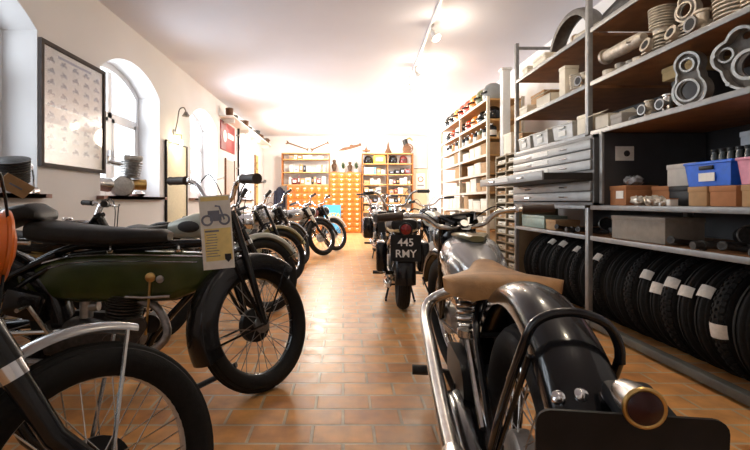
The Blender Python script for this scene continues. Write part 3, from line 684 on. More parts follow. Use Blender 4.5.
r, rFA = motorcycle('black motorcycle with olive tank and number plate 445 RMY, back turned', (0.545, 3.86, 0), 86, steer=4, R=0.33, tr=0.05, tank_m=OLIVE, seat='dual', seat_z=0.80, piping=mat('tan_trim', (0.55, 0.42, 0.22), 0.5), bars=(0.36, 0.16, 0.14),
     exhaust='left', plate=(-0.40, 0.60, 0.25, 0.22, ('445', 'RMY'), 0.10), tail_pos=(-0.42, 0, 0.755), tail_r=0.05, tail_rim=SATIN, rguard_w=0.17, rg=(20, 185))
MB().box((0.1, 0.19, 0.48), (0.36, 0.10, 0.28), bev=0.03).build('side_case', BLACK, r)
MB().box((0.1, -0.19, 0.48), (0.36, 0.10, 0.28), bev=0.03).build('side_case', BLACK, r)
MB().tube([(-0.36, 0.0, 0.50), (-0.36, 0.0, 0.56)], 0.03, 12).build('reflector', REDGL, r)
r2, _ = motorcycle('black motorcycle parked behind the plated one in the right row', (0.66, 7.0, 0), 91, steer=-4, tank_m=BLACK, seat='dual', plate=(-0.40, 0.60, 0.24, 0.2, (), 0.1), bars=(0.38, 0.18, 0.14), exhaust='left', guard=BLACK)
for s in (-1, 1): MB().box((0.0, s*0.25, 0.56), (0.42, 0.16, 0.34), bev=0.03).build('pannier', BLACK, r2)
motorcycle('motorcycle with chrome headlamp, farthest of the right row', (0.80, 9.4, 0), 92, steer=10, tank_m=MAROON, seat='dual', bars=(0.38, 0.2, 0.14), head_m=CHROME)
motorcycle('motorcycle with grey green tank standing close to the tall storage rack', (1.30, 5.1, 0), 92, steer=14, tank_m=GREYG, seat='bench', bars=(0.34, 0.08, 0.14), head_m=BLACK)

# paper tag hanging from the handlebar of the green machine ------------------------
t = thing('paper_tag', 'white and yellow paper tag with motorcycle picture hanging from green machine handlebar', 'tag', (-0.565, 1.88, 0.845), math.radians(12))
YEL = mat('yellow_print', (0.88, 0.72, 0.30), 0.8, 0, 0.08); GREYI = mat('grey_ink', (0.20, 0.22, 0.28), 0.8, 0, 0.15)
TM = Matrix.Rotation(math.radians(-4), 4, 'Y')
MB(TM).box((0, 0, 0), (0.135, 0.003, 0.33)).build('card', PAPER, t)
MB(TM).box((0.004, -0.002, -0.055), (0.115, 0.002, 0.145)).build('yellow_block', YEL, t); MB(TM).box((0, -0.002, 0.150), (0.12, 0.002, 0.018)).build('yellow_heading', YEL, t)
q = MB(TM)
for x in (-0.037, 0.037): q.torus((x, -0.003, 0.055), (0, 1, 0), 0.021, 0.0045, 24, 6)
q.box((0, -0.002, 0.065), (0.05, 0.002, 0.03)); q.box((-0.008, -0.002, 0.088), (0.05, 0.002, 0.018)); q.tube([(0.037, -0.003, 0.055), (0.018, -0.003, 0.115), (0.0, -0.003, 0.118)], 0.004, 6)
q.build('picture', GREYI, t)
q = MB(TM); q.box((-0.02, -0.0035, 0.006), (0.06, 0.001, 0.008))
for i in range(9): q.box((-0.022+random.uniform(-0.004, 0.004), -0.0035, -0.010-i*0.012), (0.05+random.uniform(-0.01, 0.01), 0.001, 0.003))
q.build('printed_lines', GREYI, t)
MB(TM).plate([(-0.014, 0.018), (0.014, 0.018), (0.014, -0.004), (0, -0.020), (-0.014, -0.004)], [], 0.002, Matrix.Translation((0.042, -0.002, -0.118)) @ Matrix.Rotation(PI/2, 4, 'X')).build('shield', INK, t)
MB().tube([(-0.03, 0, 0.165), (-0.01, 0.05, 0.235), (0.03, 0.07, 0.25)], 0.0015, 5).build('string', PAPER, t)
# ---------------------------------------------------------------- storage on the right
RACK = mat('grey_rack_steel', (0.27, 0.27, 0.27), 0.45, 0.35, 0.12, 20)
BOARD = mat('brown_shelf_board', (0.27, 0.125, 0.05), 0.6, 0, 0.25, 9)
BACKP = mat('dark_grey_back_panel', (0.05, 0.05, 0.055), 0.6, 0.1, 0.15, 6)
CARD = mat('brown_cardboard', (0.42, 0.25, 0.12), 0.85, 0, 0.12, 16)
CARDO = mat('rusty_orange_cardboard', (0.40, 0.17, 0.07), 0.85, 0, 0.12, 16)
CARDW = mat('white_carton', (0.78, 0.71, 0.58), 0.8, 0, 0.07, 16)
CARDG = mat('grey_carton', (0.40, 0.37, 0.34), 0.8, 0, 0.12, 16)
CAST = mat('dusty_cast_alloy', (0.52, 0.46, 0.38), 0.5, 0.45, 0.25, 30, 0.25)
DIRTY = mat('dirty_dark_metal', (0.055, 0.052, 0.05), 0.5, 0.5, 0.4, 40, 0.3)
CHEST = mat('grey_plan_chest_steel', (0.28, 0.28, 0.275), 0.42, 0.15, 0.08, 10)
BLUE = mat('blue_plastic', (0.010, 0.135, 0.74), 0.4, 0, 0.1); PINK = mat('pink_plastic', (0.72, 0.30, 0.42), 0.5, 0, 0.1)
CLEAR = mat('milky_plastic', (0.46, 0.45, 0.42), 0.3, 0, 0.1); JAR = mat('dark_glass_jar', (0.010, 0.015, 0.012), 0.25, 0, 0.2, 20, 0, None, 0.0)
ORDN = ['first', 'second', 'third', 'fourth', 'fifth', 'sixth', 'seventh', 'eighth', 'ninth', 'tenth', 'eleventh', 'twelfth', 'thirteenth', 'fourteenth', 'fifteenth', 'sixteenth', 'seventeenth', 'eighteenth', 'nineteenth', 'twentieth',
        'twenty-first', 'twenty-second', 'twenty-third', 'twenty-fourth', 'twenty-fifth', 'twenty-sixth', 'twenty-seventh', 'twenty-eighth', 'twenty-ninth', 'thirtieth']

def rack(label, y0, y1, x0=1.90, x1=2.69, ztop=2.72, levels=(0.72, 0.955, 1.52, 1.90, 2.31), post0=True, post1=True, gap=False):
    t = thing('storage_rack', label, 'shelf rack', (x0, (y0+y1)/2, 0))
    L = y1-y0; W = x1-x0
    for yy, on in ((-L/2, post0), (L/2, post1)):
        if not on: continue
        for xx in (0.012, W-0.012):
            if gap and yy < 0 and xx < 0.1:
                MB().box((xx, yy, 0.4675), (0.038, 0.042, 0.935), bev=0.004).build('post', RACK, t); MB().box((xx, yy, (1.50+ztop)/2), (0.038, 0.042, ztop-1.50), bev=0.004).build('post', RACK, t)
            else: MB().box((xx, yy, ztop/2), (0.038, 0.042, ztop), bev=0.004).build('post', RACK, t)
        MB().box((W/2, yy, ztop-0.05), (W-0.06, 0.02, 0.03)).build('end_brace', RACK, t)
    for z in levels:
        b = MB().box((W/2+0.005, 0, z-0.014), (W-0.03, L-0.045, 0.024)).build('shelf', BOARD, t)
        MB().box((0.0, 0, z-0.016), (0.014, L-0.044, 0.034), bev=0.003).build('front_lip', RACK, b)
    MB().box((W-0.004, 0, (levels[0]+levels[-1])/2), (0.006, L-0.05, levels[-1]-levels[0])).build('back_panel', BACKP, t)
    return t
ra = rack('grey steel storage rack on the right holding alloy castings and blue crate', 1.82, 3.24, post1=False)
rb = rack('grey steel storage rack holding the plan chest and cartons above it', 3.265, 4.62, gap=True)
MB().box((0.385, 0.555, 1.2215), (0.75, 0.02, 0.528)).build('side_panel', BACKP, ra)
MB().box((0.0, 0.555, 1.235), (0.02, 0.035, 0.53), bev=0.004).build('side_panel_edge', RACK, ra)
q = MB().box((1.93, 3.1, 0.045), (0.06, 3.1, 0.05), bev=0.005); q = q.build('floor_rail', mat('dull_rail_steel', (0.13, 0.13, 0.115), 0.5, 0.4, 0.2, 6)); tag(q, 'long grey steel floor rail holding the row of tyres', 'rail')
for i in range(5): MB().box((0, 0, 0), (0.08, 0.04, 0.02), bev=0.004).build('floor_bracket', SATIN, q, (1.985, 1.65+i*0.725, 0.011))

# tyres ------------------------------------------------------------------------------
TLAB = mat('tyre_label_paper', (0.62, 0.58, 0.52), 0.7, 0, 0.1, 60)
def tyre_mb(R, tr, knob):
    Rc = R-tr; prof = []
    for j in range(40):
        a = 2*PI*j/40; rr = tr
        if abs(math.pi-a) < 0.75: continue
        if a < 0.9 or a > 2*PI-0.9: rr = tr*(1.0 if (j//2) % 2 == 0 else 0.93)
        prof.append((Rc+rr*math.cos(a), rr*0.95*math.sin(a)))
    prof = prof+[(r+0.006 if abs(t) < tr*0.7 else r*0.995+0.002, t*0.86) for r, t in prof[::-1]]
    q = MB().lathe(prof, (0, 0, 0), (0, 1, 0), 60, True)
    return q
def knobs(R, tr):
    q = MB()
    for i in range(56):
        a = 2*PI*i/56
        for k, y in enumerate((-0.55, -0.18, 0.18, 0.55)):
            aa = a+(0.056 if k % 2 else 0); r = R-tr+tr*math.cos(y)*1.0
            M = Matrix.Rotation(-aa, 4, 'Y') @ Matrix.Translation((r, y*tr*1.05, 0)) @ Matrix.Rotation(y, 4, 'Z')
            q.add([(sx*0.006, sy*0.009, sz*0.011) for sx in (-1, 1) for sy in (-1, 1) for sz in (-1, 1)], [[0, 1, 3, 2], [4, 5, 7, 6], [0, 1, 5, 4], [2, 3, 7, 6], [0, 2, 6, 4], [1, 3, 7, 5]], M)
    return q
protos = []
for R, tr in ((0.335, 0.052), (0.325, 0.047), (0.33, 0.05)):
    protos.append((tyre_mb(R, tr, 0), R, tr))
PME = []
LABELLED = {6: (-6, 0.06), 7: (29, 0.055), 8: (23, 0.05), 9: (27, 0.05), 10: (19, 0.055), 11: (30, 0.05), 16: (40, 0.05), 19: (46, 0.05), 21: (48, 0.05), 23: (50, 0.05)}
rr = random.Random(3)
y = 1.50
for i in range(27):
    mb, R, tr = protos[i % 3]
    nm = ORDN[i]
    side = 'the near end of the floor rail' if i < 14 else 'the far end of the floor rail'
    n_ = ORDN[i] if i < 14 else ORDN[26-i]
    lab = 'black motorcycle tyre %s, %s from %s' % ('with white paper label' if i in LABELLED else ('with knobbly tread' if i % 3 == 0 else 'with bare ribbed tread'), n_, side)
    o = mb.build('tyre', RUBBER, None, (2.292+rr.uniform(-0.008, 0.008), y, R+0.004), (-0.03+rr.uniform(-0.007, 0.007), 0, -0.03+rr.uniform(-0.008, 0.008)), ang=28) if i < 3 else bpy.data.objects.new('tyre', PME[i % 3])
    if i < 3: PME.append(o.data)
    else:
        C.objects.link(o); o.location = (2.292+rr.uniform(-0.008, 0.008), y, R+0.004); o.rotation_euler = (-0.03+rr.uniform(-0.007, 0.007), 0, -0.03+rr.uniform(-0.008, 0.008))
    tag(o, lab, 'tyre', 'tyres standing along the floor rail')
    if i % 3 == 0: knobs(R, tr).build('tread_blocks', RUBBER, o)
    if i in LABELLED:
        a0, wd = LABELLED[i]; q = MB(); vs = []; fs = []
        for u in range(7):
            ph = math.radians(180-a0)+(-0.5+u/6)*wd/R*1.25
            for v in range(9):
                th = -1.0+2*v/8; r = R-tr+(tr+0.012)*math.cos(th); vs.append((r*math.cos(ph), (tr+0.012)*0.98*math.sin(th), r*math.sin(ph)))
        for u in range(6):
            for v in range(8): fs.append([u*9+v, u*9+v+1, u*9+v+10, u*9+v+9])
        q.add(vs, fs).build('paper_label', TLAB, o)
    y += 0.117

# plan chest -------------------------------------------------------------------------
ch = thing('plan_chest', 'grey steel plan chest with shallow drawers, one pulled out', 'plan chest', (1.862, 3.85, 0.957))
W, D, HH = 1.47, 0.58, 0.526
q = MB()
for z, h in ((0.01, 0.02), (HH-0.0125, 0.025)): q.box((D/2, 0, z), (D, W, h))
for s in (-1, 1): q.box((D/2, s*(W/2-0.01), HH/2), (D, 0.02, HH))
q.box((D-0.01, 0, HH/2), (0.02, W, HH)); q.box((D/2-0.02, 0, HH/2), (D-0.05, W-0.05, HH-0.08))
q.build('carcass', mat('dark_plan_chest_side', (0.10, 0.10, 0.10), 0.5, 0.3, 0.1), ch)  # carcass coloured darker than the drawer fronts to stand for shade
zs = [0.030, 0.109, 0.188, 0.267, 0.346, 0.425]
for i, z in enumerate(zs):
    out = -0.36 if i == 2 else 0.0
    q = MB().box((out-0.006, 0, z+0.036), (0.016, W-0.05, 0.070), bev=0.003)
    d = q.build('drawer', CHEST, ch); q = MB()
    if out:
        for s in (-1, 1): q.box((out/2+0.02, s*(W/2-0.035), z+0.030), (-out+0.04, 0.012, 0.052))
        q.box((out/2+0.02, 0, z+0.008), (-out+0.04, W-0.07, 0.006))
    if out: q.build('drawer_tray', mat('dark_drawer_side', (0.035, 0.033, 0.03), 0.5, 0.3), d)  # shade on the pulled-out drawer is put into this dark colour
    for s in (-1, 1):
        MB().tube([(out-0.014, s*0.33-0.05, z+0.036), (out-0.028, s*0.33-0.045, z+0.034), (out-0.028, s*0.33+0.045, z+0.034), (out-0.014, s*0.33+0.05, z+0.036)], 0.005, 8).build('handle', CHROME, d)
    if i >= 2:
        MB().box((out-0.0155, 0.10, z+0.038), (0.003, 0.32, 0.036)).build('label_card', PAPER, d)

# item makers: local origin at the base, -x towards the aisle --------------------------
def carton(name, label, loc, size, m=CARDW, rz=0.0, group=None, open_=False, lab=None, cat='box'):
    x, y, z = size; t = 0.004
    if open_:
        q = MB().box((0, 0, t), (x, y, 2*t))
        for s in (-1, 1): q.box((s*(x/2-t/2), 0, z/2), (t, y, z)); q.box((0, s*(y/2-t/2), z/2), (x, t, z))
        o = q.build(name, m, None, loc, (0, 0, rz))
        q = MB().box((-x/2-0.03, 0, z+0.012), (0.065, y*0.96, t), (0, -0.4, 0)); q.build('flap', m, o)
        MB().box((x/2+0.02, 0, z+0.02), (0.06, y*0.96, t), (0, 0.7, 0)).build('flap', m, o)
    else:
        q = MB().box((0, 0, z*0.5), (x, y, z), bev=0.003); o = q.build(name, m, None, loc, (0, 0, rz))
        lid = MB().box((0, 0, z-0.012), (x+0.006, y+0.006, 0.03), bev=0.002).build('lid', m, o)
    if lab: MB().box((-x/2-0.004, -y*0.15, z*0.55), (0.002, y*0.45, z*0.4)).build('label', lab, o)
    return tag(o, label, cat, group)
def crate(label, loc, size, m, rz=0, label_card=True, group=None):
    x, y, z = size; q = MB(); t = 0.005; k = 0.9
    q.box((0, 0, t/2), (x*k, y*k, t))
    for s in (-1, 1):
        q.add([(s*x*k/2, -y*k/2, 0), (s*x*k/2, y*k/2, 0), (s*x/2, y/2, z), (s*x/2, -y/2, z), (s*(x*k/2-t), -y*k/2, 0), (s*(x*k/2-t), y*k/2, 0), (s*(x/2-t), y/2, z), (s*(x/2-t), -y/2, z)], [[0, 1, 2, 3], [4, 5, 6, 7], [0, 1, 5, 4], [2, 3, 7, 6], [0, 3, 7, 4], [1, 2, 6, 5]])
        q.add([(-x*k/2, s*y*k/2, 0), (x*k/2, s*y*k/2, 0), (x/2, s*y/2, z), (-x/2, s*y/2, z), (-x*k/2, s*(y*k/2-t), 0), (x*k/2, s*(y*k/2-t), 0), (x/2, s*(y/2-t), z), (-x/2, s*(y/2-t), z)], [[0, 1, 2, 3], [4, 5, 6, 7], [0, 1, 5, 4], [2, 3, 7, 6], [0, 3, 7, 4], [1, 2, 6, 5]])
    o = q.build('plastic_crate', m, None, loc, (0, 0, rz))
    r = MB(); r.tube([(-x/2, -y/2, z), (x/2, -y/2, z), (x/2, y/2, z), (-x/2, y/2, z)], 0.008, 6, True); r.build('rim', m, o)
    MB().box((-x/2-0.002, 0, z*0.78), (0.012, y*0.3, 0.022), bev=0.004).build('grip_slot', SATIN if m is BLUE else m, o)
    if label_card: MB().box((-x*0.475-0.006, 0, z*0.38), (0.003, y*0.34, z*0.36), (0, -0.02, 0)).build('label_card', PAPER, o)
    return tag(o, label, 'crate', group)
# prototypes of castings -> copied with dup()
def cast_barrel():
    q = MB(); fin_cyl(q, (0, 0, 0.03), (0, 0, 1), 0.13, 0.07, 0.075, 8, 24); q.lathe([(0.045, 0), (0.05, 0.0), (0.05, 0.035)], (0, 0, 0), (0, 0, 1), 24)
    o = q.build('engine_cylinder', CAST); MB().tube([(0.06, 0, 0.10), (0.10, 0, 0.11)], 0.025, 12).build('port', CAST, o); MB().lathe([(0.048, 0), (0.048, 0.004), (0, 0.004)], (0, 0, 0.158), (0, 0, 1), 20).build('bore_shade', SATIN, o); return o  # dark disc stands in for the shade inside the open cylinder
def cast_head():
    q = MB()
    for k in range(5): q.plate(hull([(-0.045, -0.05, 0.025), (0.045, -0.05, 0.025), (0.045, 0.05, 0.025), (-0.045, 0.05, 0.025)], 12), [], 0.006, Matrix.Translation((0, 0, 0.012+k*0.016)))
    q.lathe([(0.055, 0), (0.055, 0.09), (0.04, 0.105), (0.02, 0.11), (0, 0.11)], (0, 0, 0), (0, 0, 1), 20)
    o = q.build('cylinder_head', CAST); MB().lathe([(0.028, 0), (0.035, 0.03), (0.035, 0.04), (0.02, 0.04), (0.018, 0.01)], (-0.055, 0.0, 0.05), (-1, 0, 0.3), 18).build('port', CAST, o); MB().lathe([(0.022, 0.036), (0.022, 0.0405), (0, 0.0405)], (-0.055, 0.0, 0.05), (-1, 0, 0.3), 18).build('bore_shade', SATIN, o); return o  # dark disc at the port mouth, coloured as its inner shade
def cast_case():
    outer = blob([(0, 0.12, 0.12), (0.085, 0.185, 0.075), (0.03, 0.25, 0.06), (-0.06, 0.2, 0.06)], (0.01, 0.15))
    q = MB(Matrix(((0, 0, 1, -0.04), (1, 0, 0, 0), (0, 1, 0, 0), (0, 0, 0, 1))))
    inner = [(0.02+(p[0]-0.02)*0.90, 0.14+(p[1]-0.14)*0.91) for p in outer]
    q.plate(outer, [inner], 0.075)
    o = q.build('crankcase_half', CAST); q = MB(q.M); q.plate([(0.02+(p[0]-0.02)*0.93, 0.14+(p[1]-0.14)*0.94) for p in outer], [circ(0, 0.12, 0.058, 36), circ(0.105, 0.195, 0.028, 18), circ(0.03, 0.265, 0.018, 18)], 0.012, Matrix.Translation((0, 0, 0.05))); q.build('web', mat('shadowed_casting', (0.17, 0.155, 0.14), 0.6, 0.3, 0.3, 30), o)  # web coloured darker as painted shade inside the hollow casting
    MB().lathe([(0.037, 0), (0.037, 0.03), (0.028, 0.03), (0.028, 0)], (-0.02, 0.105, 0.195), (1, 0, 0), 24, True).build('bearing_ring', CAST, o)
    MB().lathe([(0.072, 0), (0.072, 0.02), (0.057, 0.02), (0.057, 0)], (-0.045, 0, 0.12), (1, 0, 0), 32, True).build('bearing_ring', CAST, o)
    for k, (yy, zz) in enumerate(((0.1, 0.05), (-0.09, 0.06), (0.16, 0.2), (-0.05, 0.27))): MB().cyl((-0.044, yy*0.9, zz), (0.0, yy*0.9, zz), 0.010, 10).build('boss', CAST, o)
    return o
def cast_cover():
    outer = blob([(0, 0.08, 0.082), (0.0, 0.15, 0.058), (0.0, 0.22, 0.062)], (0, 0.14))
    q = MB(Matrix(((0, 0, 1, -0.02), (1, 0, 0, 0), (0, 1, 0, 0), (0, 0, 0, 1))))
    q.plate(outer, [[(p[0]*0.84, 0.14+(p[1]-0.14)*0.92) for p in outer]], 0.06)
    o = q.build('gearbox_cover', CAST); q = MB(q.M); q.plate([(p[0]*0.9, 0.14+(p[1]-0.14)*0.95) for p in outer], [circ(0, 0.085, 0.048, 30), circ(0.0, 0.215, 0.028, 20)], 0.014, Matrix.Translation((0, 0, 0.02))); q.build('web', mat('shadowed_casting', (0.17, 0.155, 0.14), 0.6, 0.3, 0.3, 30), o); MB().lathe([(0.036, 0), (0.036, 0.022), (0.027, 0.022), (0.027, 0)], (-0.018, 0, 0.215), (1, 0, 0), 26, True).build('bearing_ring', CAST, o); MB().lathe([(0.058, 0), (0.058, 0.014), (0.048, 0.014), (0.048, 0)], (-0.032, 0, 0.085), (1, 0, 0), 30, True).build('bearing_ring', CAST, o); return o  # same dark web colour, shade painted into the cover's recess
def cast_tube():
    q = MB().tube([(0, -0.20, 0.045), (0, -0.17, 0.045), (0, -0.05, 0.045), (0, 0.12, 0.05), (0, 0.2, 0.05)], [0.025, 0.04, 0.043, 0.04, 0.032], 18)
    o = q.build('fork_slider', CAST); MB().lathe([(0.045, 0), (0.052, 0.0), (0.052, 0.02), (0.03, 0.025)], (0, 0.15, 0.05), (0, 1, 0), 18).build('flange', CAST, o); MB().cyl((0, -0.19, 0.045), (-0.05, -0.12, 0.045), 0.012, 10).build('lug', CAST, o); return o
def cast_carb():
    q = MB().cyl((-0.05, 0, 0.055), (0.05, 0, 0.055), 0.024, 16).lathe([(0.022, -0.055), (0.03, -0.05), (0.03, -0.01), (0.024, 0), (0.024, 0.05), (0.03, 0.055), (0.03, 0.065), (0, 0.068)], (0, 0, 0.055), (0, 0, 1), 18)
    o = q.build('carburettor', CAST); MB().lathe([(0.032, 0), (0.036, 0), (0.036, 0.012), (0.026, 0.012)], (-0.05, 0, 0.055), (-1, 0, 0), 18).build('intake', STEEL, o); MB().lathe([(0.027, 0.011), (0.027, 0.0125), (0, 0.0125)], (-0.05, 0, 0.055), (-1, 0, 0), 18).build('bore_shade', SATIN, o); return o  # dark disc painted as the shade within the intake
def cast_fly():
    o = MB().lathe([(0.025, 0), (0.09, 0), (0.095, 0.006), (0.095, 0.034), (0.09, 0.04), (0.06, 0.04), (0.055, 0.025), (0.03, 0.025), (0.025, 0.045)], (0, 0, 0.0), (0, 0, 1), 30, True).build('flywheel', CAST)
    MB().lathe([(0.014, -0.01), (0.025, -0.0), (0.025, 0.05), (0.014, 0.05)], (0, 0, 0.0), (0, 0, 1), 18, True).build('bush', CHROMEW, o); return o
PROTO = {}
MK = {'engine cylinder': cast_barrel, 'cylinder head': cast_head, 'crankcase half': cast_case, 'gearbox cover': cast_cover, 'fork slider': cast_tube, 'carburettor': cast_carb, 'flywheel': cast_fly}
def casting(kind, loc, rot, sc, label, group=None, m=None):
    if kind not in PROTO: PROTO[kind] = MK[kind](); o = PROTO[kind]
    else:
        o = PROTO[kind].copy(); C.objects.link(o)
        for ch in PROTO[kind].children: c = ch.copy(); C.objects.link(c); c.parent = o
    o.location = loc; o.rotation_euler = rot; o.scale = (sc,)*3
    if m:
        for p in [o]+list(o.children): p.data = p.data.copy(); p.data.materials[0] = m if p.data.materials[0] is CAST else p.data.materials[0]
    return tag(o, label, kind, group)

GCAST = mat('grey_cast_alloy', (0.40, 0.385, 0.36), 0.42, 0.6, 0.25, 30, 0.2)
Z5, Z4, Z3, Z2, Z1 = 2.312, 1.902, 1.522, 0.957, 0.722
# top shelf
carton('white_carton', 'small white carton at far end of the top shelf', (2.02, 4.48, Z5), (0.16, 0.12, 0.10))
carton('white_carton', 'low white carton beneath the arched mudguard on the top shelf', (1.97, 4.12, Z5), (0.10, 0.26, 0.09))
o = mudguard_mb(Matrix.Rotation(PI/2, 4, 'Z'), 0, 0.0, 0.37, 0.13, 6, 174, val=0.04, n=22).build('spare_mudguard', mat('dusty_grey_mudguard', (0.16, 0.15, 0.14), 0.45, 0.2, 0.2), None, (2.10, 3.80, Z5+0.0)); tag(o, 'grey arched mudguard standing on the top shelf', 'mudguard')
o = mudguard_mb(Matrix.Rotation(PI/2, 4, 'Z'), 0, 0.0, 0.20, 0.10, 4, 176, val=0.03, n=18).build('spare_mudguard', SATIN, None, (2.22, 4.38, Z5)); tag(o, 'small black curved mudguard at far end of the top shelf', 'mudguard')
q = MB().loft([sup(y_, 0, 0.07+z_, h, hh, 20, 3) for y_, z_, h, hh in ((-0.25, 0, 0.06, 0.03), (-0.23, 0, 0.10, 0.06), (0.0, 0.0, 0.12, 0.07), (0.2, -0.01, 0.1, 0.055), (0.25, -0.02, 0.05, 0.02))])
o = q.build('motorcycle_saddle', LEATHB, None, (2.06, 2.98, Z5), (0, 0, PI/2)); MB().box((0, 0, 0.012), (0.4, 0.16, 0.02)).build('seat_base', SATIN, o); tag(o, 'black spare seat on the top shelf beside the upright post', 'seat')
casting('fork slider', (1.99, 3.42, Z5), (0, 0, 0.1), 0.9, 'pale fork tube lying on the top shelf behind the upright post')
casting('cylinder head', (2.02, 2.62, Z5), (0, 0, 0.0), 1.15, 'dusty cylinder head at near part of the top shelf')
casting('fork slider', (1.99, 2.26, Z5), (0, 0, 0.0), 1.1, 'thick pale alloy fork tube at near part of the top shelf')
# second shelf
carton('cardboard_box', 'tan cardboard box in far corner of the second shelf', (2.22, 4.42, Z4), (0.35, 0.30, 0.22), CARD)
carton('white_carton', 'flat white carton at far end of the second shelf', (1.965, 4.45, Z4), (0.11, 0.18, 0.085))
carton('white_carton', 'open cream carton full of parts on the second shelf', (2.03, 4.05, Z4), (0.2, 0.28, 0.10), CARDW, open_=True)
carton('white_carton', 'tall white upright carton on the second shelf', (2.0, 3.72, Z4), (0.12, 0.10, 0.27))
casting('cylinder head', (2.03, 4.05, Z4+0.012), (0, 0, 0.0), 0.85, 'alloy cylinder head lying in the open cream carton')
for i, (k, yy, xx, zz, rot, s_, lab) in enumerate([
    ('engine cylinder', 3.56, 2.00, 0, (0, 0, 0.3), 1.0, 'finned engine cylinder between tall white carton and upright post'),
    ('carburettor', 3.42, 1.97, 0, (0, 0, 0.2), 1.1, 'alloy carburettor just behind the upright post on the second shelf'),
    ('crankcase half', 3.13, 2.28, 0.09, (0, -PI/2, 0.0), 0.75, 'dusty crankcase half lying flat beside the upright post'),
    ('gearbox cover', 3.16, 2.16, 0.025, (0, -PI/2, 0.2), 0.8, 'gearbox cover lying under the fork tube on second shelf'),
    ('fork slider', 2.99, 1.985, 0.118, (0, 0, 0.0), 1.1, 'long rounded pale alloy fork tube lying across castings on second shelf'),
    ('crankcase half', 2.885, 2.26, 0.05, (0, -PI/2, 0.0), 0.8, 'crankcase half lying under the long pale fork tube'),
    ('cylinder head', 2.665, 2.03, 0, (0, 0, 0.0), 1.25, 'large cylinder head at the bottom of the casting pile'),
    ('engine cylinder', 2.665, 2.03, 0.142, (0, 0, 1.0), 1.05, 'finned cylinder stacked on a cylinder head on second shelf'),
    ('cylinder head', 2.465, 2.03, 0, (0, 0, 0.0), 1.2, 'second cylinder head in the casting pile'),
    ('gearbox cover', 2.465, 2.02, 0.136, (0, 0, 0.2), 0.8, 'upright cover with round hole on top of the casting pile'),
    ('engine cylinder', 2.19, 2.05, 0.0, (0, 0, 0.0), 1.32, 'tall finned cylinder at back of the casting pile'),
    ('carburettor', 2.335, 2.0, 0, (0, 0, 0.0), 1.2, 'carburettor at the shelf edge near the casting pile'),
    ('cylinder head', 1.985, 2.04, 0, (0, 0, 0.0), 1.3, 'cylinder head standing third from near end of second shelf'),
    ('fork slider', 1.94, 2.04, 0.147, (0, 0, 0.0), 0.6, 'short alloy tube lying on cylinder head near the corner'),
    ('engine cylinder', 2.0, 2.32, 0, (0, 0, 0), 1.2, 'finned cylinder at back of near end of the second shelf')]):
    casting(k, (xx, yy, Z4+zz), rot, s_, lab)
# third shelf
for i, yy in enumerate((4.36, 4.02, 3.62)):
    crate('milky plastic crate of small parts above the plan chest, %s from far end' % ORDN[i], (2.0, yy, Z3), (0.24, 0.28, 0.12), CLEAR, 0.05*i, group='milky crates above the plan chest')
    casting('carburettor', (2.0, yy+0.04, Z3+0.008), (0, 0, i), 1.3, 'small carburettor heaped inside the %s milky crate from far end' % ORDN[i], 'carburettors in the milky crates')
kind_fly = lambda k: k == 'flywheel'
carton('white_carton', 'white carton on third shelf tucked behind the upright post', (2.0, 3.36, Z3), (0.18, 0.13, 0.15))
carton('white_carton', 'open white carton on third shelf in front of the upright post', (2.0, 3.10, Z3), (0.18, 0.16, 0.10), CARDW, open_=True)
carton('cardboard_box', 'grey flat carton lying on third shelf next to open white carton', (2.02, 2.955, Z3), (0.2, 0.12, 0.075), CARDG)
for k, yy, s_, rot, m_, lab in (('flywheel', 2.81, 0.6, (0.0, 0, 0.5), DIRTY, 'dark flywheel lying on third shelf beside the grey flat carton'), ('carburettor', 2.715, 0.95, (0, 0, 0.1), None, 'first of two alloy carburettors on the third shelf edge'),
                           ('flywheel', 2.635, 0.42, (0, 0, 0.2), DIRTY, 'small dark flywheel lying between two carburettors'), ('carburettor', 2.56, 0.95, (0, 0, 0.1), CHROMEW, 'bright carburettor on third shelf beside the two holed cover')):
    casting(k, (1.98, yy, Z3+(0.008 if kind_fly(k) else 0)), rot, s_, lab, None, m_)
casting('gearbox cover', (2.02, 2.43, Z3+0.010), (0, -0.12, 0.35), 1.12, 'upright alloy cover with two holes standing on the third shelf', None, GCAST)
carton('cardboard_box', 'yellowish cardboard box lying on block behind the two holed cover', (2.24, 2.66, Z3+0.255), (0.24, 0.26, 0.08), mat('yellowish_cardboard', (0.50, 0.36, 0.17), 0.8, 0, 0.1, 16))
carton('cardboard_box', 'dark grey box under the yellowish cardboard box', (2.28, 2.66, Z3), (0.20, 0.24, 0.25), BACKP)
casting('crankcase half', (2.03, 2.06, Z3+0.010), (0, -0.10, 0.30), 1.04, 'large alloy crankcase half standing upright on the third shelf', None, GCAST)
casting('crankcase half', (2.20, 1.90, Z3+0.010), (0, -0.10, 0.2), 1.02, 'crankcase half at near end of the third shelf', None, GCAST)
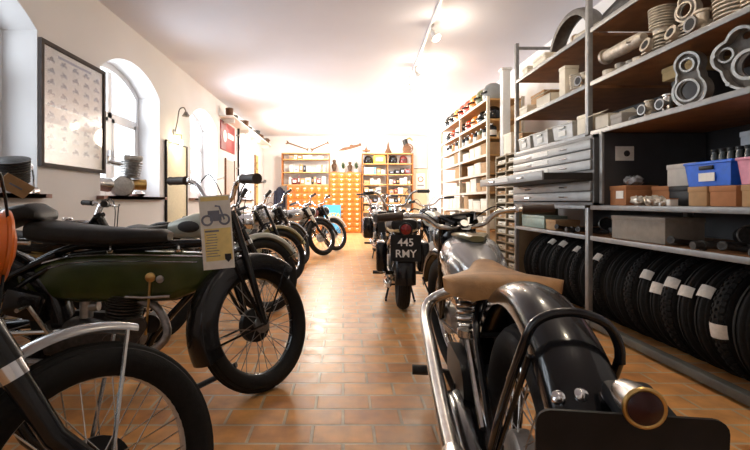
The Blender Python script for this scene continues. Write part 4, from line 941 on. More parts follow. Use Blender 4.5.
# bay with the blue crate
carton('cardboard_box', 'rusty orange carton with white label beside the side panel', (2.06, 2.98, Z2), (0.22, 0.17, 0.135), CARDO, lab=PAPER)
carton('cardboard_box', 'small brown carton behind the bagged parts', (2.20, 2.78, Z2), (0.2, 0.15, 0.125), CARDO)
o = MB().box((0, 0, 0), (0.135, 0.003, 0.105)).build('card', PAPER, None, (2.06, 3.0725, 1.335)); tag(o, 'white card with dark round picture fixed to the side panel', 'card')
MB().lathe([(0.022, 0), (0.022, 0.003), (0, 0.003)], (0.015, -0.002, 0), (0, -1, 0), 20).build('picture', INK, o)
BAG = mat('clear_plastic_bag', (0.74, 0.68, 0.58), 0.1, 0.35, 0.3, 30, 1.0, 60, 0.8)
for i, (yy, xx, s_, zz) in enumerate(((2.822, 1.995, 0.052, 0), (2.686, 1.99, 0.054, 0), (2.585, 1.955, 0.036, 0), (2.98, 2.06, 0.06, 0.136))):
    q = MB().ell((0, 0, s_*0.6), (s_*0.9, s_*1.2, s_*0.55), 18); rb = random.Random(i)
    q.v = [V3((v.x+rb.uniform(-1, 1)*0.011, v.y+rb.uniform(-1, 1)*0.012, max(0, v.z+rb.uniform(-1, 1)*0.012))) for v in q.v]
    o = q.build('bag_of_parts', BAG if i < 3 else mat('grey_plastic_bag', (0.28, 0.29, 0.31), 0.2, 0, 0.2, 30, 0.6, 40, 0.5), None, (xx, yy, Z2+zz), ang=70)
    tag(o, ('clear plastic bag of parts beside the rusty orange carton', 'largest clear plastic bag of shiny parts in the middle', 'clear plastic bag of parts beside the black box', 'crumpled grey plastic bag on top of rusty orange carton')[i], 'bag', None)
carton('black_box', 'black box under the grey white carton', (2.13, 2.51, Z2), (0.22, 0.18, 0.115), SATIN)
q = MB().box((0, 0, 0.02), (0.05, 0.03, 0.04), bev=0.004); o = q.build('small_carton', PAPER, None, (1.96, 2.50, Z2)); MB().box((0, 0, 0.0415), (0.052, 0.032, 0.006)).build('lid', CARDO, o); tag(o, 'tiny white carton standing in front of the black box', 'box')
carton('white_carton', 'grey white carton on top of the black box', (2.13, 2.525, Z2+0.12), (0.2, 0.21, 0.13), mat('greyish_carton', (0.50, 0.47, 0.43), 0.8, 0, 0.1, 16))
carton('cardboard_box', 'brown carton under left half of the blue crate', (2.08, 2.335, Z2), (0.22, 0.12, 0.105), CARD)
carton('cardboard_box', 'brown carton under right half of the blue crate', (2.08, 2.18, Z2), (0.22, 0.15, 0.105), CARDO)
carton('cardboard_box', 'brown carton under the pink crate', (2.08, 1.98, Z2), (0.22, 0.19, 0.105), CARD)
crate('bright blue plastic crate with white label on brown cartons', (2.08, 2.265, Z2+0.11), (0.24, 0.29, 0.125), BLUE)
crate('pale pink plastic crate at the right edge beside the blue crate', (2.08, 1.965, Z2+0.11), (0.24, 0.25, 0.125), PINK, label_card=False)
for i in range(5):
    o = MB().lathe([(0.0, 0), (0.022, 0.0), (0.023, 0.006), (0.023, 0.16), (0.02, 0.175), (0.02, 0.185)], (0, 0, 0), (0, 0, 1), 18).build('glass_jar', JAR, None, (2.10, 2.365-i*0.05-0.0 if False else 2.265+0.1-i*0.05, Z2+0.117))
    MB().lathe([(0.023, 0), (0.023, 0.018), (0, 0.019)], (0, 0, 0.183), (0, 0, 1), 18).build('lid', SATIN, o)
    tag(o, 'dark glass jar standing in the blue crate, %s from its left end' % ORDN[i], 'jar', 'dark jars in the blue crate')
carton('white_carton', 'pale carton standing at back of the bay behind the jars', (2.34, 2.16, Z2), (0.12, 0.5, 0.42), mat('pale_blue_grey_carton', (0.42, 0.45, 0.50), 0.8, 0, 0.05))
# low shelf: dark clutter
carton('cardboard_box', 'long grey brown carton lying on the low shelf', (2.06, 2.78, Z1), (0.24, 0.50, 0.16), mat('dull_brown_grey_carton', (0.26, 0.22, 0.18), 0.8, 0, 0.1))
carton('cardboard_box', 'grey green tin box on the low shelf under the plan chest', (2.05, 4.30, Z1), (0.22, 0.50, 0.12), mat('grey_green_tin', (0.30, 0.36, 0.30), 0.4, 0.2, 0.1))
carton('cardboard_box', 'brown carton on the low shelf beside grey green tin', (2.05, 3.92, Z1), (0.22, 0.18, 0.09), CARD)
rc = random.Random(11)
def dark_part(i, loc, rz):
    k = i % 4
    if k == 0:
        q = MB().tube([(0, -0.18, 0.03), (0, 0.18, 0.03)], [0.022, 0.028], 12); o = q.build('fork_tube', DIRTY, None, loc, (0, 0, rz)); MB().lathe([(0.03, 0), (0.036, 0.0), (0.036, 0.02), (0.03, 0.02)], (0, 0.1, 0.03), (0, 1, 0), 14, True).build('collar', DIRTY, o); return o, 'fork tube'
    if k == 1:
        q = MB().lathe([(0.02, 0), (0.085, 0), (0.09, 0.02), (0.085, 0.05), (0.05, 0.055), (0.02, 0.055)], (0, 0, 0.0), (0, 0, 1), 24, True); o = q.build('brake_drum', DIRTY, None, loc, (0, 0, rz)); MB().cyl((0, 0, 0.0), (0, 0, 0.075), 0.016, 12).build('spindle', STEEL, o); return o, 'brake drum'
    if k == 2:
        q = MB().tube([(0, -0.15, 0.02), (0.05, -0.05, 0.02), (0.06, 0.08, 0.035), (0.0, 0.17, 0.05)], 0.02, 12, k=5); o = q.build('bent_pipe', DIRTY, None, loc, (0, 0, rz)); MB().torus((0.0, 0.17, 0.05), (-0.3, 0.9, 0.1), 0.024, 0.007, 18, 6).build('flange', DIRTY, o); return o, 'pipe'
    q = MB().lathe([(0, -0.08), (0.04, -0.07), (0.065, -0.03), (0.075, 0.03), (0.075, 0.05), (0.065, 0.05), (0.06, 0.02)], (0, 0, 0.077), (-0.9, 0.3, 0.15), 22); o = q.build('lamp_shell', DIRTY, None, loc, (0, 0, rz)); MB().torus(V3((0, 0, 0.077))+V3((-0.9, 0.3, 0.15)).normalized()*0.05, (-0.9, 0.3, 0.15), 0.073, 0.006, 24, 6).build('rim', STEEL, o); return o, 'lamp shell'
ys = [3.12, 2.43, 2.43, 2.27, 2.27, 2.10, 2.10, 1.94, 1.94]
for i, yy in enumerate(ys):
    o, k = dark_part(i+1 if i else 0, (2.03 if i % 2 else 2.33, yy, Z1), PI/2 if i else 0.0); o.scale = (0.78,)*3
    tag(o, ('dark oily %s on the low shelf, at far end by the grey brown carton' % k) if i == 0 else 'dark %s on low shelf, %s right of the grey brown carton, %s row' % (k, ORDN[(i-1)//2], 'front' if i % 2 else 'back'), k, 'dark parts on the low shelf')
for i in range(6):
    o, k = dark_part(i+2, (2.03 if i % 2 == 0 else 2.33, 3.73-(i//2)*0.17, Z1), PI/2); o.scale = (0.78,)*3
    tag(o, 'dark %s under the plan chest, %s from the brown carton, %s row' % (k, ORDN[i//2], 'back' if i % 2 else 'front'), k, 'dark parts under the plan chest')

# small parts cabinet --------------------------------------------------------------------
CABW = mat('pale_wood_cabinet', (0.30, 0.23, 0.14), 0.6, 0, 0.12, 8)
pc = thing('parts_cabinet', 'narrow tall cabinet of small open parts drawers beside the plan chest', 'cabinet', (1.95, 5.03, 0))
nr, W, HH, D = 16, 0.68, 1.56, 0.45
q = MB().box((D-0.01, 0, HH/2), (0.02, W, HH))
for s in (-1, 0, 1): q.box((D/2, s*(W/2-0.012), HH/2), (D, 0.024, HH))
for i in range(nr+1): q.box((D/2, 0, 0.02+i*(HH-0.04)/nr), (D, W-0.02, 0.014))
q.build('carcass', CABW, pc)
for i in range(nr):
    for s in (-1, 1):
        z = 0.027+i*(HH-0.04)/nr; d = MB().box((D/2-0.04, s*W/4, z+0.022), (D-0.12, W/2-0.06, 0.044), bev=0.003).build('drawer', CARDW if (i+s) % 3 else CARD, pc)
        MB().box((0.0, s*W/4, z+0.025), (0.012, 0.06, 0.012), bev=0.003).build('pull', STEEL, d)
carton('cardboard_box', 'tan carton standing on top of the narrow parts cabinet', (2.15, 4.85, 1.562), (0.25, 0.22, 0.2), CARD)
carton('white_carton', 'white carton on the narrow parts cabinet at its far end', (2.15, 5.18, 1.562), (0.25, 0.24, 0.26), CARDW)
o = MB().box((0, 0, 1.34), (0.10, 0.10, 2.68), bev=0.006).build('post', WHITE, None, (2.10, 5.44, 0)); MB().box((0, 0, 0.02), (0.14, 0.14, 0.04), bev=0.005).build('foot', WHITE, o); MB().box((0, 0, 2.69), (0.13, 0.13, 0.03), bev=0.005).build('cap', WHITE, o); tag(o, 'white square post between parts cabinet and helmet shelf', 'post')

# far shelving with helmets -------------------------------------------------------------------
FRAMEW = mat('warm_white_shelf', (0.66, 0.58, 0.46), 0.5, 0, 0.06); SHB = mat('honey_shelf_board', (0.55, 0.30, 0.10), 0.5, 0, 0.15, 9)
fs = thing('tall_shelving', 'tall honey coloured shelving with helmets on top near the far right', 'shelving', (1.90, 6.86, 0))
FY = (5.56, 6.86, 8.16)
for yy in FY:
    for x in (0.02, 0.48): MB().box((x, yy-6.86, 1.19), (0.035, 0.035, 2.38)).build('post', FRAMEW, fs)
LV = (0.35, 0.62, 0.87, 1.12, 1.37, 1.62, 1.85, 2.09, 2.36)
for z in LV:
    b = MB().box((0.25, 0, z-0.013), (0.46, 2.56, 0.024)).build('shelf', SHB, fs); MB().box((0.012, 0, z-0.013), (0.016, 2.58, 0.032)).build('front_lip', FRAMEW, b)
MB().box((0.497, 0, 1.19), (0.006, 2.6, 2.36)).build('back_panel', mat('amber_back_panel', (0.60, 0.36, 0.14), 0.6, 0, 0.1), fs)
HR = mat('red_helmet_paint', (0.62, 0.06, 0.02), 0.25, 0, 0.1, 10, 0, None, 0.5); HO = mat('orange_helmet_paint', (0.85, 0.28, 0.04), 0.25, 0, 0.1, 10, 0, None, 0.5); HBK = BLACK
HGR = mat('grey_helmet_paint', (0.25, 0.26, 0.26), 0.3, 0, 0.1, 10); HGN = mat('green_helmet_paint', (0.16, 0.18, 0.08), 0.3, 0, 0.1, 10)
def helmet(m, loc, label, rz=0.0, group=None, s=1.0):
    q = MB(); vs = []; n = 24; rings = [(0.0, 0.245), (0.055, 0.238), (0.095, 0.21), (0.122, 0.165), (0.13, 0.115), (0.128, 0.06), (0.118, 0.02), (0.108, 0.0), (0.10, 0.005), (0.11, 0.06), (0.115, 0.12)]
    q.lathe(rings[::-1], (0, 0, 0), (0, 0, 1), n); q.v = [V3((v.x*1.1*s, v.y*0.95*s, v.z*s)) for v in q.v]
    o = q.build('helmet', m, None, loc, (0, 0, rz))
    q = MB().tube([(-0.118*s, -0.085*s, 0.11*s), (-0.15*s, -0.05*s, 0.105*s), (-0.163*s, 0, 0.105*s), (-0.15*s, 0.05*s, 0.105*s), (-0.118*s, 0.085*s, 0.11*s)], 0.012*s, 8, k=4); q.build('peak', SATIN, o)
    q = MB().tube([(0.02*s, 0.122*s, 0.10*s), (0.0, 0.126*s, 0.05*s), (-0.02, 0.118*s, 0.01*s)], 0.008*s, 6); q.build('strap', LEATHB, o)
    return tag(o, label, 'helmet', group)
cols = [(HGR, 'grey'), (HGN, 'dull green'), (HO, 'orange'), (HR, 'red'), (HR, 'red'), (HO, 'orange'), (HBK, 'black'), (HBK, 'black')]
for i, (m_, cn) in enumerate(cols):
    helmet(m_, (2.06, 5.76+i*0.31, 2.362), '%s helmet on top of tall shelving, %s from near end' % (cn, ORDN[i]), 0.1*i, 'helmets on top of the tall shelving')
cols = [(HBK, 'black'), (HBK, 'black'), (HO, 'orange'), (HR, 'red'), (HBK, 'black'), (WHITE, 'white'), (HR, 'red'), (HBK, 'black')]
for i, (m_, cn) in enumerate(cols):
    helmet(m_, (2.06, 5.76+i*0.31, 2.092), '%s helmet on second tier of tall shelving, %s from near end' % (cn, ORDN[i]), 0.1*i, 'helmets on the second tier', 0.82)
for i in range(12):
    m_ = (SATIN, SATIN, HGN, SATIN, YELP)[i % 5] if False else (SATIN, SATIN, HGN, SATIN, HO)[i % 5]
    o = MB().lathe([(0.0, 0), (0.06, 0.0), (0.062, 0.004), (0.062, 0.14), (0.05, 0.155), (0.02, 0.165), (0.02, 0.18), (0, 0.18)], (0, 0, 0), (0, 0, 1), 18).build('oil_can', m_, None, (2.02, 5.70+i*0.205, 1.852))
    MB().lathe([(0.024, 0), (0.024, 0.014), (0, 0.015)], (0, 0, 0.178), (0, 0, 1), 14).build('cap', CHROMEW, o)
    MB().lathe([(0.0625, 0.03), (0.0632, 0.03), (0.0632, 0.10), (0.0625, 0.10)], (0, 0, 0), (0, 0, 1), 18).build('paper_band', CARD if m_ is not SATIN else PAPER, o)
    tag(o, '%s oil can on third tier of tall shelving, %s from near end' % ({'satin_black': 'black', 'green_helmet_paint': 'green', 'orange_helmet_paint': 'orange'}[m_.name], ORDN[i]), 'can', 'oil cans on the third tier')
k = 0
TIER = {1.62: 'fourth', 1.37: 'fifth', 1.12: 'sixth', 0.87: 'seventh', 0.62: 'eighth'}
for z in (1.62, 1.37, 1.12, 0.87, 0.62):
    yy = 5.62; i = 0
    while yy < 8.0:
        wd = rc.uniform(0.20, 0.38); h = rc.uniform(0.11, 0.2)
        if yy < 6.86 < yy+wd+0.03: yy = 6.89
        if yy+wd > 8.12: break
        cm = CARDW if rc.random() < 0.8 else CARD
        carton('white_carton', '%s carton on %s tier of tall shelving, %s from near end' % ('white' if cm is CARDW else 'brown', TIER[z], ORDN[i]), (2.08, yy+wd/2, z+0.001), (0.28, wd-0.015, h), cm, 0, 'cartons on the tall shelving') if True else None
        yy += wd+0.012; i += 1
# ---------------------------------------------------------------- far end of the hall
WOODO = mat('orange_drawer_wood', (0.46, 0.135, 0.010), 0.4, 0, 0.22, 6); WOODD = mat('orange_carcass_wood', (0.36, 0.12, 0.02), 0.5, 0, 0.15, 6)
YB = 13.22
def drawer_cabinet(label, x0, x1, z0, z1, nc, nr):
    t = thing('drawer_cabinet', label, 'cabinet', ((x0+x1)/2, YB+0.2, z0))
    W, HH = x1-x0, z1-z0
    MB().box((0, 0.012, HH/2), (W, 0.40, HH)).build('carcass', WOODD, t)
    for i in range(nc):
        for j in range(nr):
            w, h = W/nc, (HH-0.06)/nr; x = -W/2+w*(i+0.5); z = 0.04+h*(j+0.5)
            d = MB().box((x, -0.195, z), (w-0.018, 0.02, h-0.016), bev=0.004).build('drawer', WOODO, t)
            MB().box((x, -0.208, z+h*0.14), (w*0.32, 0.004, h*0.2)).build('label_card', CARDW, d)
            MB().lathe([(0.012, 0), (0.012, 0.01), (0.018, 0.02), (0, 0.026)], (x, -0.205, z-h*0.22), (0, -1, 0), 12).build('knob', BRASS, d)
    return t
drawer_cabinet('wide bank of orange wooden drawers on the far left', -1.76, -0.42, 0, 1.50, 6, 7)
drawer_cabinet('tall bank of orange wooden drawers in the middle of the far wall', -0.41, 0.57, 0, 1.92, 4, 12)
def open_shelf(label, x0, x1, z0, levels, zt, nv=0):
    t = thing('open_shelf', label, 'shelf', ((x0+x1)/2, YB+0.2, z0))
    W = x1-x0
    for k in range(nv+2): MB().box((-W/2+0.015+(W-0.03)*k/(nv+1), 0.0, (zt-z0)/2), (0.03, 0.36, zt-z0)).build('upright', WOODD, t)
    for z in levels: MB().box((0, 0, z-z0-0.015), (W, 0.36, 0.03)).build('shelf', SHB, t)
    return t
open_shelf('honey wooden shelf standing on the wide drawer bank', -1.94, -0.42, 1.502, (1.535, 1.93, 2.34, 2.53), 2.53)
open_shelf('honey wooden shelf with boxes right of the tall drawer bank', 0.60, 2.22, 0.0, (0.10, 0.40, 0.68, 0.96, 1.24, 1.54, 1.86, 2.20, 2.52), 2.52, 1)
rb = random.Random(21)
PALE = [CARDW, PAPER, IVORY, CARD, CLEAR]
CY = mat('cyan_tin_paint', (0.12, 0.45, 0.60), 0.4, 0, 0.05); YELB = mat('yellow_box_paint', (0.80, 0.66, 0.06), 0.4, 0, 0.05)
def small_box(name, label, x, z, size, m, m2, group, cat='box'):
    o = MB().box((0, 0, size[2]/2), size, bev=0.004).build(name, m, None, (x, YB+0.14, z)); MB().box((0, -size[1]/2-0.002, size[2]*0.5), (size[0]*0.6, 0.003, size[2]*0.4)).build('label', m2, o); return tag(o, label, cat, group)
def row(x0, x1, z, hmax, where, group, dark=0.15):
    x = x0; i = 0
    while True:
        wd = rb.uniform(0.07, 0.2)
        if x+wd > x1: break
        h = rb.uniform(0.4, 0.95)*hmax; m = rb.choice(PALE); nm = {'white_carton': 'white', 'paper': 'cream', 'ivory_enamel': 'ivory', 'brown_cardboard': 'brown', 'milky_plastic': 'grey'}[m.name]
        if rb.random() < dark: m = rb.choice([SATIN, MAROON, CARDO, CY]); nm = {'satin_black': 'black', 'maroon_enamel': 'dark red', 'rusty_orange_cardboard': 'orange', 'cyan_tin_paint': 'blue'}[m.name]
        small_box('small_box', '%s box on %s, %s from left' % (nm, where, ORDN[i]), x+wd/2, z+0.001, (wd-0.02, 0.2, h), m, rb.choice([PAPER, CARD, GREYI]), group)
        x += wd; i += 1
row(-1.72, -0.46, 1.535, 0.3, 'the shelf just above wide orange drawers', 'boxes above the wide drawers', 0.35)
row(-1.70, -0.46, 1.93, 0.26, 'the middle shelf of the left honey unit', 'boxes on the left honey shelf', 0.15)
row(-1.70, -0.46, 2.34, 0.14, 'the upper shelf of the left honey unit', 'boxes on the upper left shelf', 0.4)
for z, nm in ((0.68, 'fourth lowest'), (0.96, 'third lowest'), (1.24, 'fourth from top'), (1.54, 'third from top'), (1.86, 'second from top')):
    row(0.66, 1.37, z, 0.24, 'right honey unit, left half, %s shelf' % nm, 'boxes on the right honey unit', 0.2); row(1.45, 2.17, z, 0.24, 'right honey unit, right half, %s shelf' % nm, 'boxes on the right honey unit', 0.2)
for i, (x, m, cn) in enumerate(((0.80, HBK, 'black'), (1.60, HBK, 'black'), (1.92, MAROON, 'dark red'))):
    helmet(m, (x, YB+0.16, 2.202), '%s helmet on the uppermost right shelf at far end, %s from left' % (cn, ORDN[i]), PI/2, 'helmets at the far end', 1.05)
small_box('yellow_box', 'bright yellow box between the dark helmets at far end', 1.15, 2.202, (0.36, 0.22, 0.24), YELB, PAPER, None)
# ornaments on the tall drawers
for i, (x, h, lab) in enumerate(((-0.28, 0.42, 'dark brown carved figure on the tall drawers at left'), (0.22, 0.36, 'dark brown carved figure on the tall drawers at right'))):
    o = MB().lathe([(0.0, 0), (0.08, 0), (0.08, 0.03), (0.05, 0.05), (0.07, h*0.35), (0.085, h*0.55), (0.05, h*0.68), (0.035, h*0.72), (0.06, h*0.82), (0.055, h*0.92), (0.0, h)], (0, 0, 0), (0, 0, 1), 18).build('carved_figure', mat('dark_brown_wood', (0.07, 0.035, 0.015), 0.5, 0, 0.2), None, (x, YB+0.18, 1.922)); MB().box((0, 0, 0.01), (0.18, 0.16, 0.02)).build('plinth', WOODD, o); tag(o, lab, 'figure')
LEAF = mat('dark_green_leaf', (0.03, 0.06, 0.02), 0.5, 0, 0.3)
for i, x in enumerate((0.02, 0.44)):
    p = thing('potted_plant', ('dark potted plant with upright leaves, left one on the tall drawers', 'dark potted plant with upright leaves, right one on the tall drawers')[i], 'plant', (x-0.02, YB+0.18, 1.922))
    MB().lathe([(0.0, 0), (0.05, 0), (0.07, 0.10), (0.075, 0.11), (0.06, 0.11)], (0, 0, 0), (0, 0, 1), 16).build('pot', IVORY, p)
    q = MB()
    for k in range(11):
        a = k*2.4; r = 0.055+0.007*k; hh = 0.40-0.02*k; c, s_ = math.cos(a), math.sin(a)
        q.add([(0.01*s_, -0.01*c, 0.1), (-0.01*s_, 0.01*c, 0.1), (r*0.6*c-0.020*s_, r*0.6*s_+0.020*c, hh*0.75), (r*c, r*s_, hh), (r*0.6*c+0.020*s_, r*0.6*s_-0.020*c, hh*0.75)], [[0, 1, 2, 3, 4]])
    q.build('leaves', LEAF, p)
# tools on the wall
RUST = mat('rusty_tool_steel', (0.20, 0.10, 0.055), 0.6, 0.4, 0.3)
def spanner(label, x, z, L, ang):
    pts = [(-L/2, 0.022), (-L/2-0.05, 0.06), (-L/2-0.10, 0.055), (-L/2-0.06, 0.018), (-L/2-0.06, -0.018), (-L/2-0.10, -0.055), (-L/2-0.05, -0.06), (-L/2, -0.022), (L/2, -0.018), (L/2+0.03, -0.045), (L/2+0.085, -0.04), (L/2+0.05, -0.012), (L/2+0.05, 0.012), (L/2+0.085, 0.04), (L/2+0.03, 0.045), (L/2, 0.018)]
    M = Matrix.Rotation(PI/2, 4, 'X') @ Matrix.Rotation(ang, 4, 'Z')
    o = MB(M).plate(pts, [], 0.02).build('giant_spanner', RUST, None, (x, Y1+0.002, z)); return tag(o, label, 'spanner')
spanner('long rusty spanner on far wall, left arm of the V', -1.48, 2.80, 0.62, -0.33); spanner('long rusty spanner on far wall, right arm of the V', -0.75, 2.80, 0.50, 0.42)
o = MB(Matrix.Rotation(PI/2, 4, 'X') @ Matrix.Rotation(0.16, 4, 'Z')).plate([(-0.4, -0.05), (-0.2, 0.03), (0.0, 0.03), (0.02, 0.08), (0.08, 0.09), (0.12, 0.05), (0.30, 0.06), (0.36, 0.10), (0.4, 0.0), (0.3, -0.02), (0.0, -0.06), (-0.2, -0.07)], [], 0.03).build('wall_ornament', RUST, None, (0.22, Y1-0.005, 2.76)); tag(o, 'dark brown fish shaped tool hung on far wall', 'tool')
for x, h, lab in ((0.75, 0.16, 'small dark pointed piece on far wall'), (1.46, 0.40, 'tall dark cone on far wall above the helmets')):
    o = MB().lathe([(0.0, 0), (h*0.28, 0.0), (h*0.30, 0.02), (h*0.12, h*0.45), (h*0.05, h*0.9), (0.0, h)], (0, 0, 0), (0, 0, 1), 18).build('metal_cone', RUST, None, (x, Y1-0.14, 2.535+(0.09 if h < 0.2 else 0.0)));  MB().lathe([(h*0.32, 0), (h*0.32, 0.02), (0, 0.02)], (0, 0, -0.012), (0, 0, 1), 18).build('base', RUST, o); tag(o, lab, 'cone')
    if h < 0.2: o.location.z = 2.66
for x in (0.75, 1.46):
    b = MB().box((0, 0, 0), (0.26, 0.22, 0.02)).build('wall_bracket', WOODD, None, (x, Y1-0.11, 2.637 if x < 1 else 2.512)); tag(b, 'small wooden bracket under the %s on far wall' % ('small pointed piece' if x < 1 else 'tall dark cone'), 'bracket'); MB().box((0, 0.09, -0.05), (0.03, 0.03, 0.09)).build('strut', WOODD, b)
# engine standing on the right shelf top
e = thing('old_engine', 'old rusty engine with flywheel standing on the right honey unit', 'engine', (2.02, YB+0.2, 2.522))
q = MB().lathe([(0, -0.08), (0.13, -0.07), (0.14, 0), (0.13, 0.07), (0, 0.08)], (0.02, 0, 0.15), (0, 1, 0), 24).box((0.02, 0, 0.02), (0.26, 0.2, 0.04), bev=0.01); q.build('crankcase', RUST, e)
q = MB(); fin_cyl(q, (0.0, 0, 0.24), (-0.25, 0, 1), 0.22, 0.085, 0.09, 9); q.build('cylinder', DIRTY, e)
MB().lathe([(0.12, -0.02), (0.15, -0.02), (0.15, 0.02), (0.12, 0.02)], (0.05, -0.12, 0.16), (0, 1, 0), 26, True).box((0.05, -0.12, 0.16), (0.27, 0.02, 0.03)).build('flywheel', RUST, e)
MB().tube([(0.0, 0, 0.45), (0.10, 0, 0.50), (0.2, 0, 0.42)], 0.025, 10, k=4).build('inlet_pipe', BRASS, e)
# blue sign, coat, door
s = thing('blue_sign', 'blue sign with pale lettering leaning before the orange drawers', 'sign', (-0.34, 13.10, 0)); s.rotation_euler = (-0.06, 0, 0)
MB().box((0, 0, 0.45), (0.54, 0.025, 0.88), bev=0.004).build('panel', mat('sign_blue', (0.03, 0.24, 0.50), 0.4, 0, 0.15, 4), s)
MB().box((0, -0.014, 0.45), (0.50, 0.004, 0.84)).build('face', mat('sign_light_blue', (0.06, 0.33, 0.60), 0.4, 0, 0.25, 3), s)
lettering('WITA', 0.20, YELB, s, Matrix.Translation((0.0, -0.018, 0.56)) @ Matrix.Rotation(PI/2, 4, 'X'), 0.004)
COAT = mat('dark_blue_cloth', (0.015, 0.02, 0.045), 0.85, 0, 0.2)
c = thing('hanging_coat', 'dark blue coat hanging at left edge of the far shelves', 'coat', (-2.03, YB+0.22, 0.36))
S = []
for z, hw, hd in ((0, 0.13, 0.09), (0.3, 0.12, 0.08), (0.7, 0.125, 0.08), (0.95, 0.14, 0.08), (1.05, 0.09, 0.06), (1.10, 0.04, 0.04)):
    S.append([(hw*math.cos(2*PI*k/20)*(1+0.08*math.sin(5*2*PI*k/20)), hd*math.sin(2*PI*k/20), z) for k in range(20)])
MB().loft(S).build('body', COAT, c)
for s_ in (-1, 1): MB().tube([(s_*0.12, 0, 0.98), (s_*0.145, -0.02, 0.7), (s_*0.15, -0.03, 0.45)], [0.05, 0.045, 0.04], 10, k=3).build('sleeve', COAT, c)
MB().tube([(0, 0, 1.08), (0, 0.05, 1.14), (0, 0.255, 1.14)], 0.006, 6).build('coat_hook', STEEL, c)
DOORM = mat('cream_door_paint', (0.72, 0.62, 0.44), 0.45, 0, 0.04)
d = struct('door_1', MB().box((2.50, Y1-0.03, 1.03), (0.44, 0.05, 2.06), bev=0.004), DOORM)
for x in (2.27, 2.735): MB().box((x, Y1-0.04, 1.05), (0.03, 0.07, 2.12)).build('door_frame', WHITE, d)
MB().box((2.5, Y1-0.04, 2.10), (0.5, 0.07, 0.04)).build('door_frame', WHITE, d)
MB().tube([(2.33, Y1-0.055, 1.0), (2.33, Y1-0.10, 1.0), (2.42, Y1-0.10, 1.0)], 0.009, 8).build('door_handle', CHROME, d)
o = MB().box((0, 0, 0), (0.30, 0.012, 0.50)).build('poster', PAPER, None, (2.52, Y1-0.063, 1.66)); tag(o, 'pale poster with red round emblem on the far cream door', 'poster')
MB().torus((0, -0.008, 0.06), (0, 1, 0), 0.08, 0.014, 24, 6).build('emblem', HR, o); MB().box((0, -0.007, -0.14), (0.22, 0.003, 0.04)).build('caption_bar', GREYI, o)

# ---------------------------------------------------------------- left wall things
fr = thing('picture_frame', 'dark framed chart of engine drawings hanging on left wall', 'picture', (XL+0.005, 4.06, 1.835))
FW, FH = 0.97, 1.10
DKF = mat('dark_frame_wood', (0.075, 0.062, 0.058), 0.7, 0, 0.2, 20, spec=0.15)
MB(Matrix(((0, 0, 1, 0), (1, 0, 0, 0), (0, 1, 0, 0), (0, 0, 0, 1)))).plate([(-FW/2, -FH/2), (FW/2, -FH/2), (FW/2, FH/2), (-FW/2, FH/2)], [[(-FW/2+0.035, -FH/2+0.035), (FW/2-0.035, -FH/2+0.035), (FW/2-0.035, FH/2-0.035), (-FW/2+0.035, FH/2-0.035)]], 0.03).build('frame', DKF, fr)
MB().box((0.006, 0, 0), (0.008, FW-0.06, FH-0.06)).build('sheet', mat('chart_paper', (0.74, 0.73, 0.68), 0.8, 0, 0.05), fr)
q = MB(); rq = random.Random(5)
for i in range(5):
    for j in range(9):
        y = -0.34+i*0.17; z = 0.40-j*0.098
        q.box((0.0115, y, z), (0.001, 0.085, 0.012)); q.box((0.0115, y+rq.uniform(-0.015, 0.015), z+0.016), (0.001, 0.05, 0.022)); q.box((0.0115, y+rq.uniform(-0.02, 0.02), z+0.03), (0.001, 0.02, 0.014))
        for s_ in (-1, 1): q.torus((0.0115, y+s_*0.032, z-0.004), (1, 0, 0), 0.014, 0.003, 12, 4)
q.build('drawings', mat('grey_print', (0.13, 0.13, 0.135), 0.8, 0, 0.2), fr)
q = MB().box((0.0115, 0, 0.46), (0.001, 0.5, 0.025)).build('title_line', GREYI, fr)
MB().box((0.018, 0, 0), (0.002, FW-0.06, FH-0.06)).build('glass', glass_mat('picture_glass', (1, 1, 1), 0.02), fr)
# gooseneck wall lamp and tall pale panel
g = thing('wall_lamp', 'gooseneck wall lamp with small glowing bulb between the windows', 'lamp', (XL, 6.45, 2.05))
MB().lathe([(0.0, 0), (0.045, 0), (0.045, 0.015), (0.02, 0.025)], (0, 0, 0), (1, 0, 0), 18).build('wall_plate', STEEL, g)
MB().tube([(0.02, 0, 0), (0.06, 0, 0.18), (0.10, -0.03, 0.34), (0.17, -0.03, 0.37), (0.20, -0.03, 0.30)], 0.010, 8, k=6).build('gooseneck', STEEL, g)
MB().lathe([(0.02, 0), (0.03, -0.02), (0.06, -0.07), (0.055, -0.07), (0.025, -0.02)], (0.20, -0.03, 0.31), (0, 0, 1), 20).build('shade', STEEL, g)
b = MB().lathe([(0, -0.04), (0.022, -0.03), (0.028, 0.0), (0.015, 0.03), (0.012, 0.05)], (0.09, 0.08, -0.16), (0, 0, 1), 16).build('bulb', BULB, g)
MB().tube([(0.0, 0.08, -0.02), (0.09, 0.08, -0.03), (0.09, 0.08, -0.11)], 0.008, 8).build('bulb_arm', BRASS, g)
light('wall_glow', 'POINT', (XL+0.18, 6.53, 1.88), 10, (1.0, 0.82, 0.5), shadow_soft_size=0.04)
p = thing('display_board', 'tall pale olive panel in thin dark frame under the wall lamp', 'panel', (XL+0.012, 6.52, 0))
MB().box((0, 0, 1.0), (0.02, 0.80, 1.75), bev=0.003).build('board', mat('pale_olive_board', (0.68, 0.63, 0.45), 0.6, 0, 0.06), p)
for s_ in (-1, 1): MB().box((0.012, s_*0.40, 1.0), (0.03, 0.02, 1.78)).build('frame_side', SATIN, p)
for z in (0.12, 1.88): MB().box((0.012, 0, z), (0.03, 0.82, 0.02)).build('frame_rail', SATIN, p)
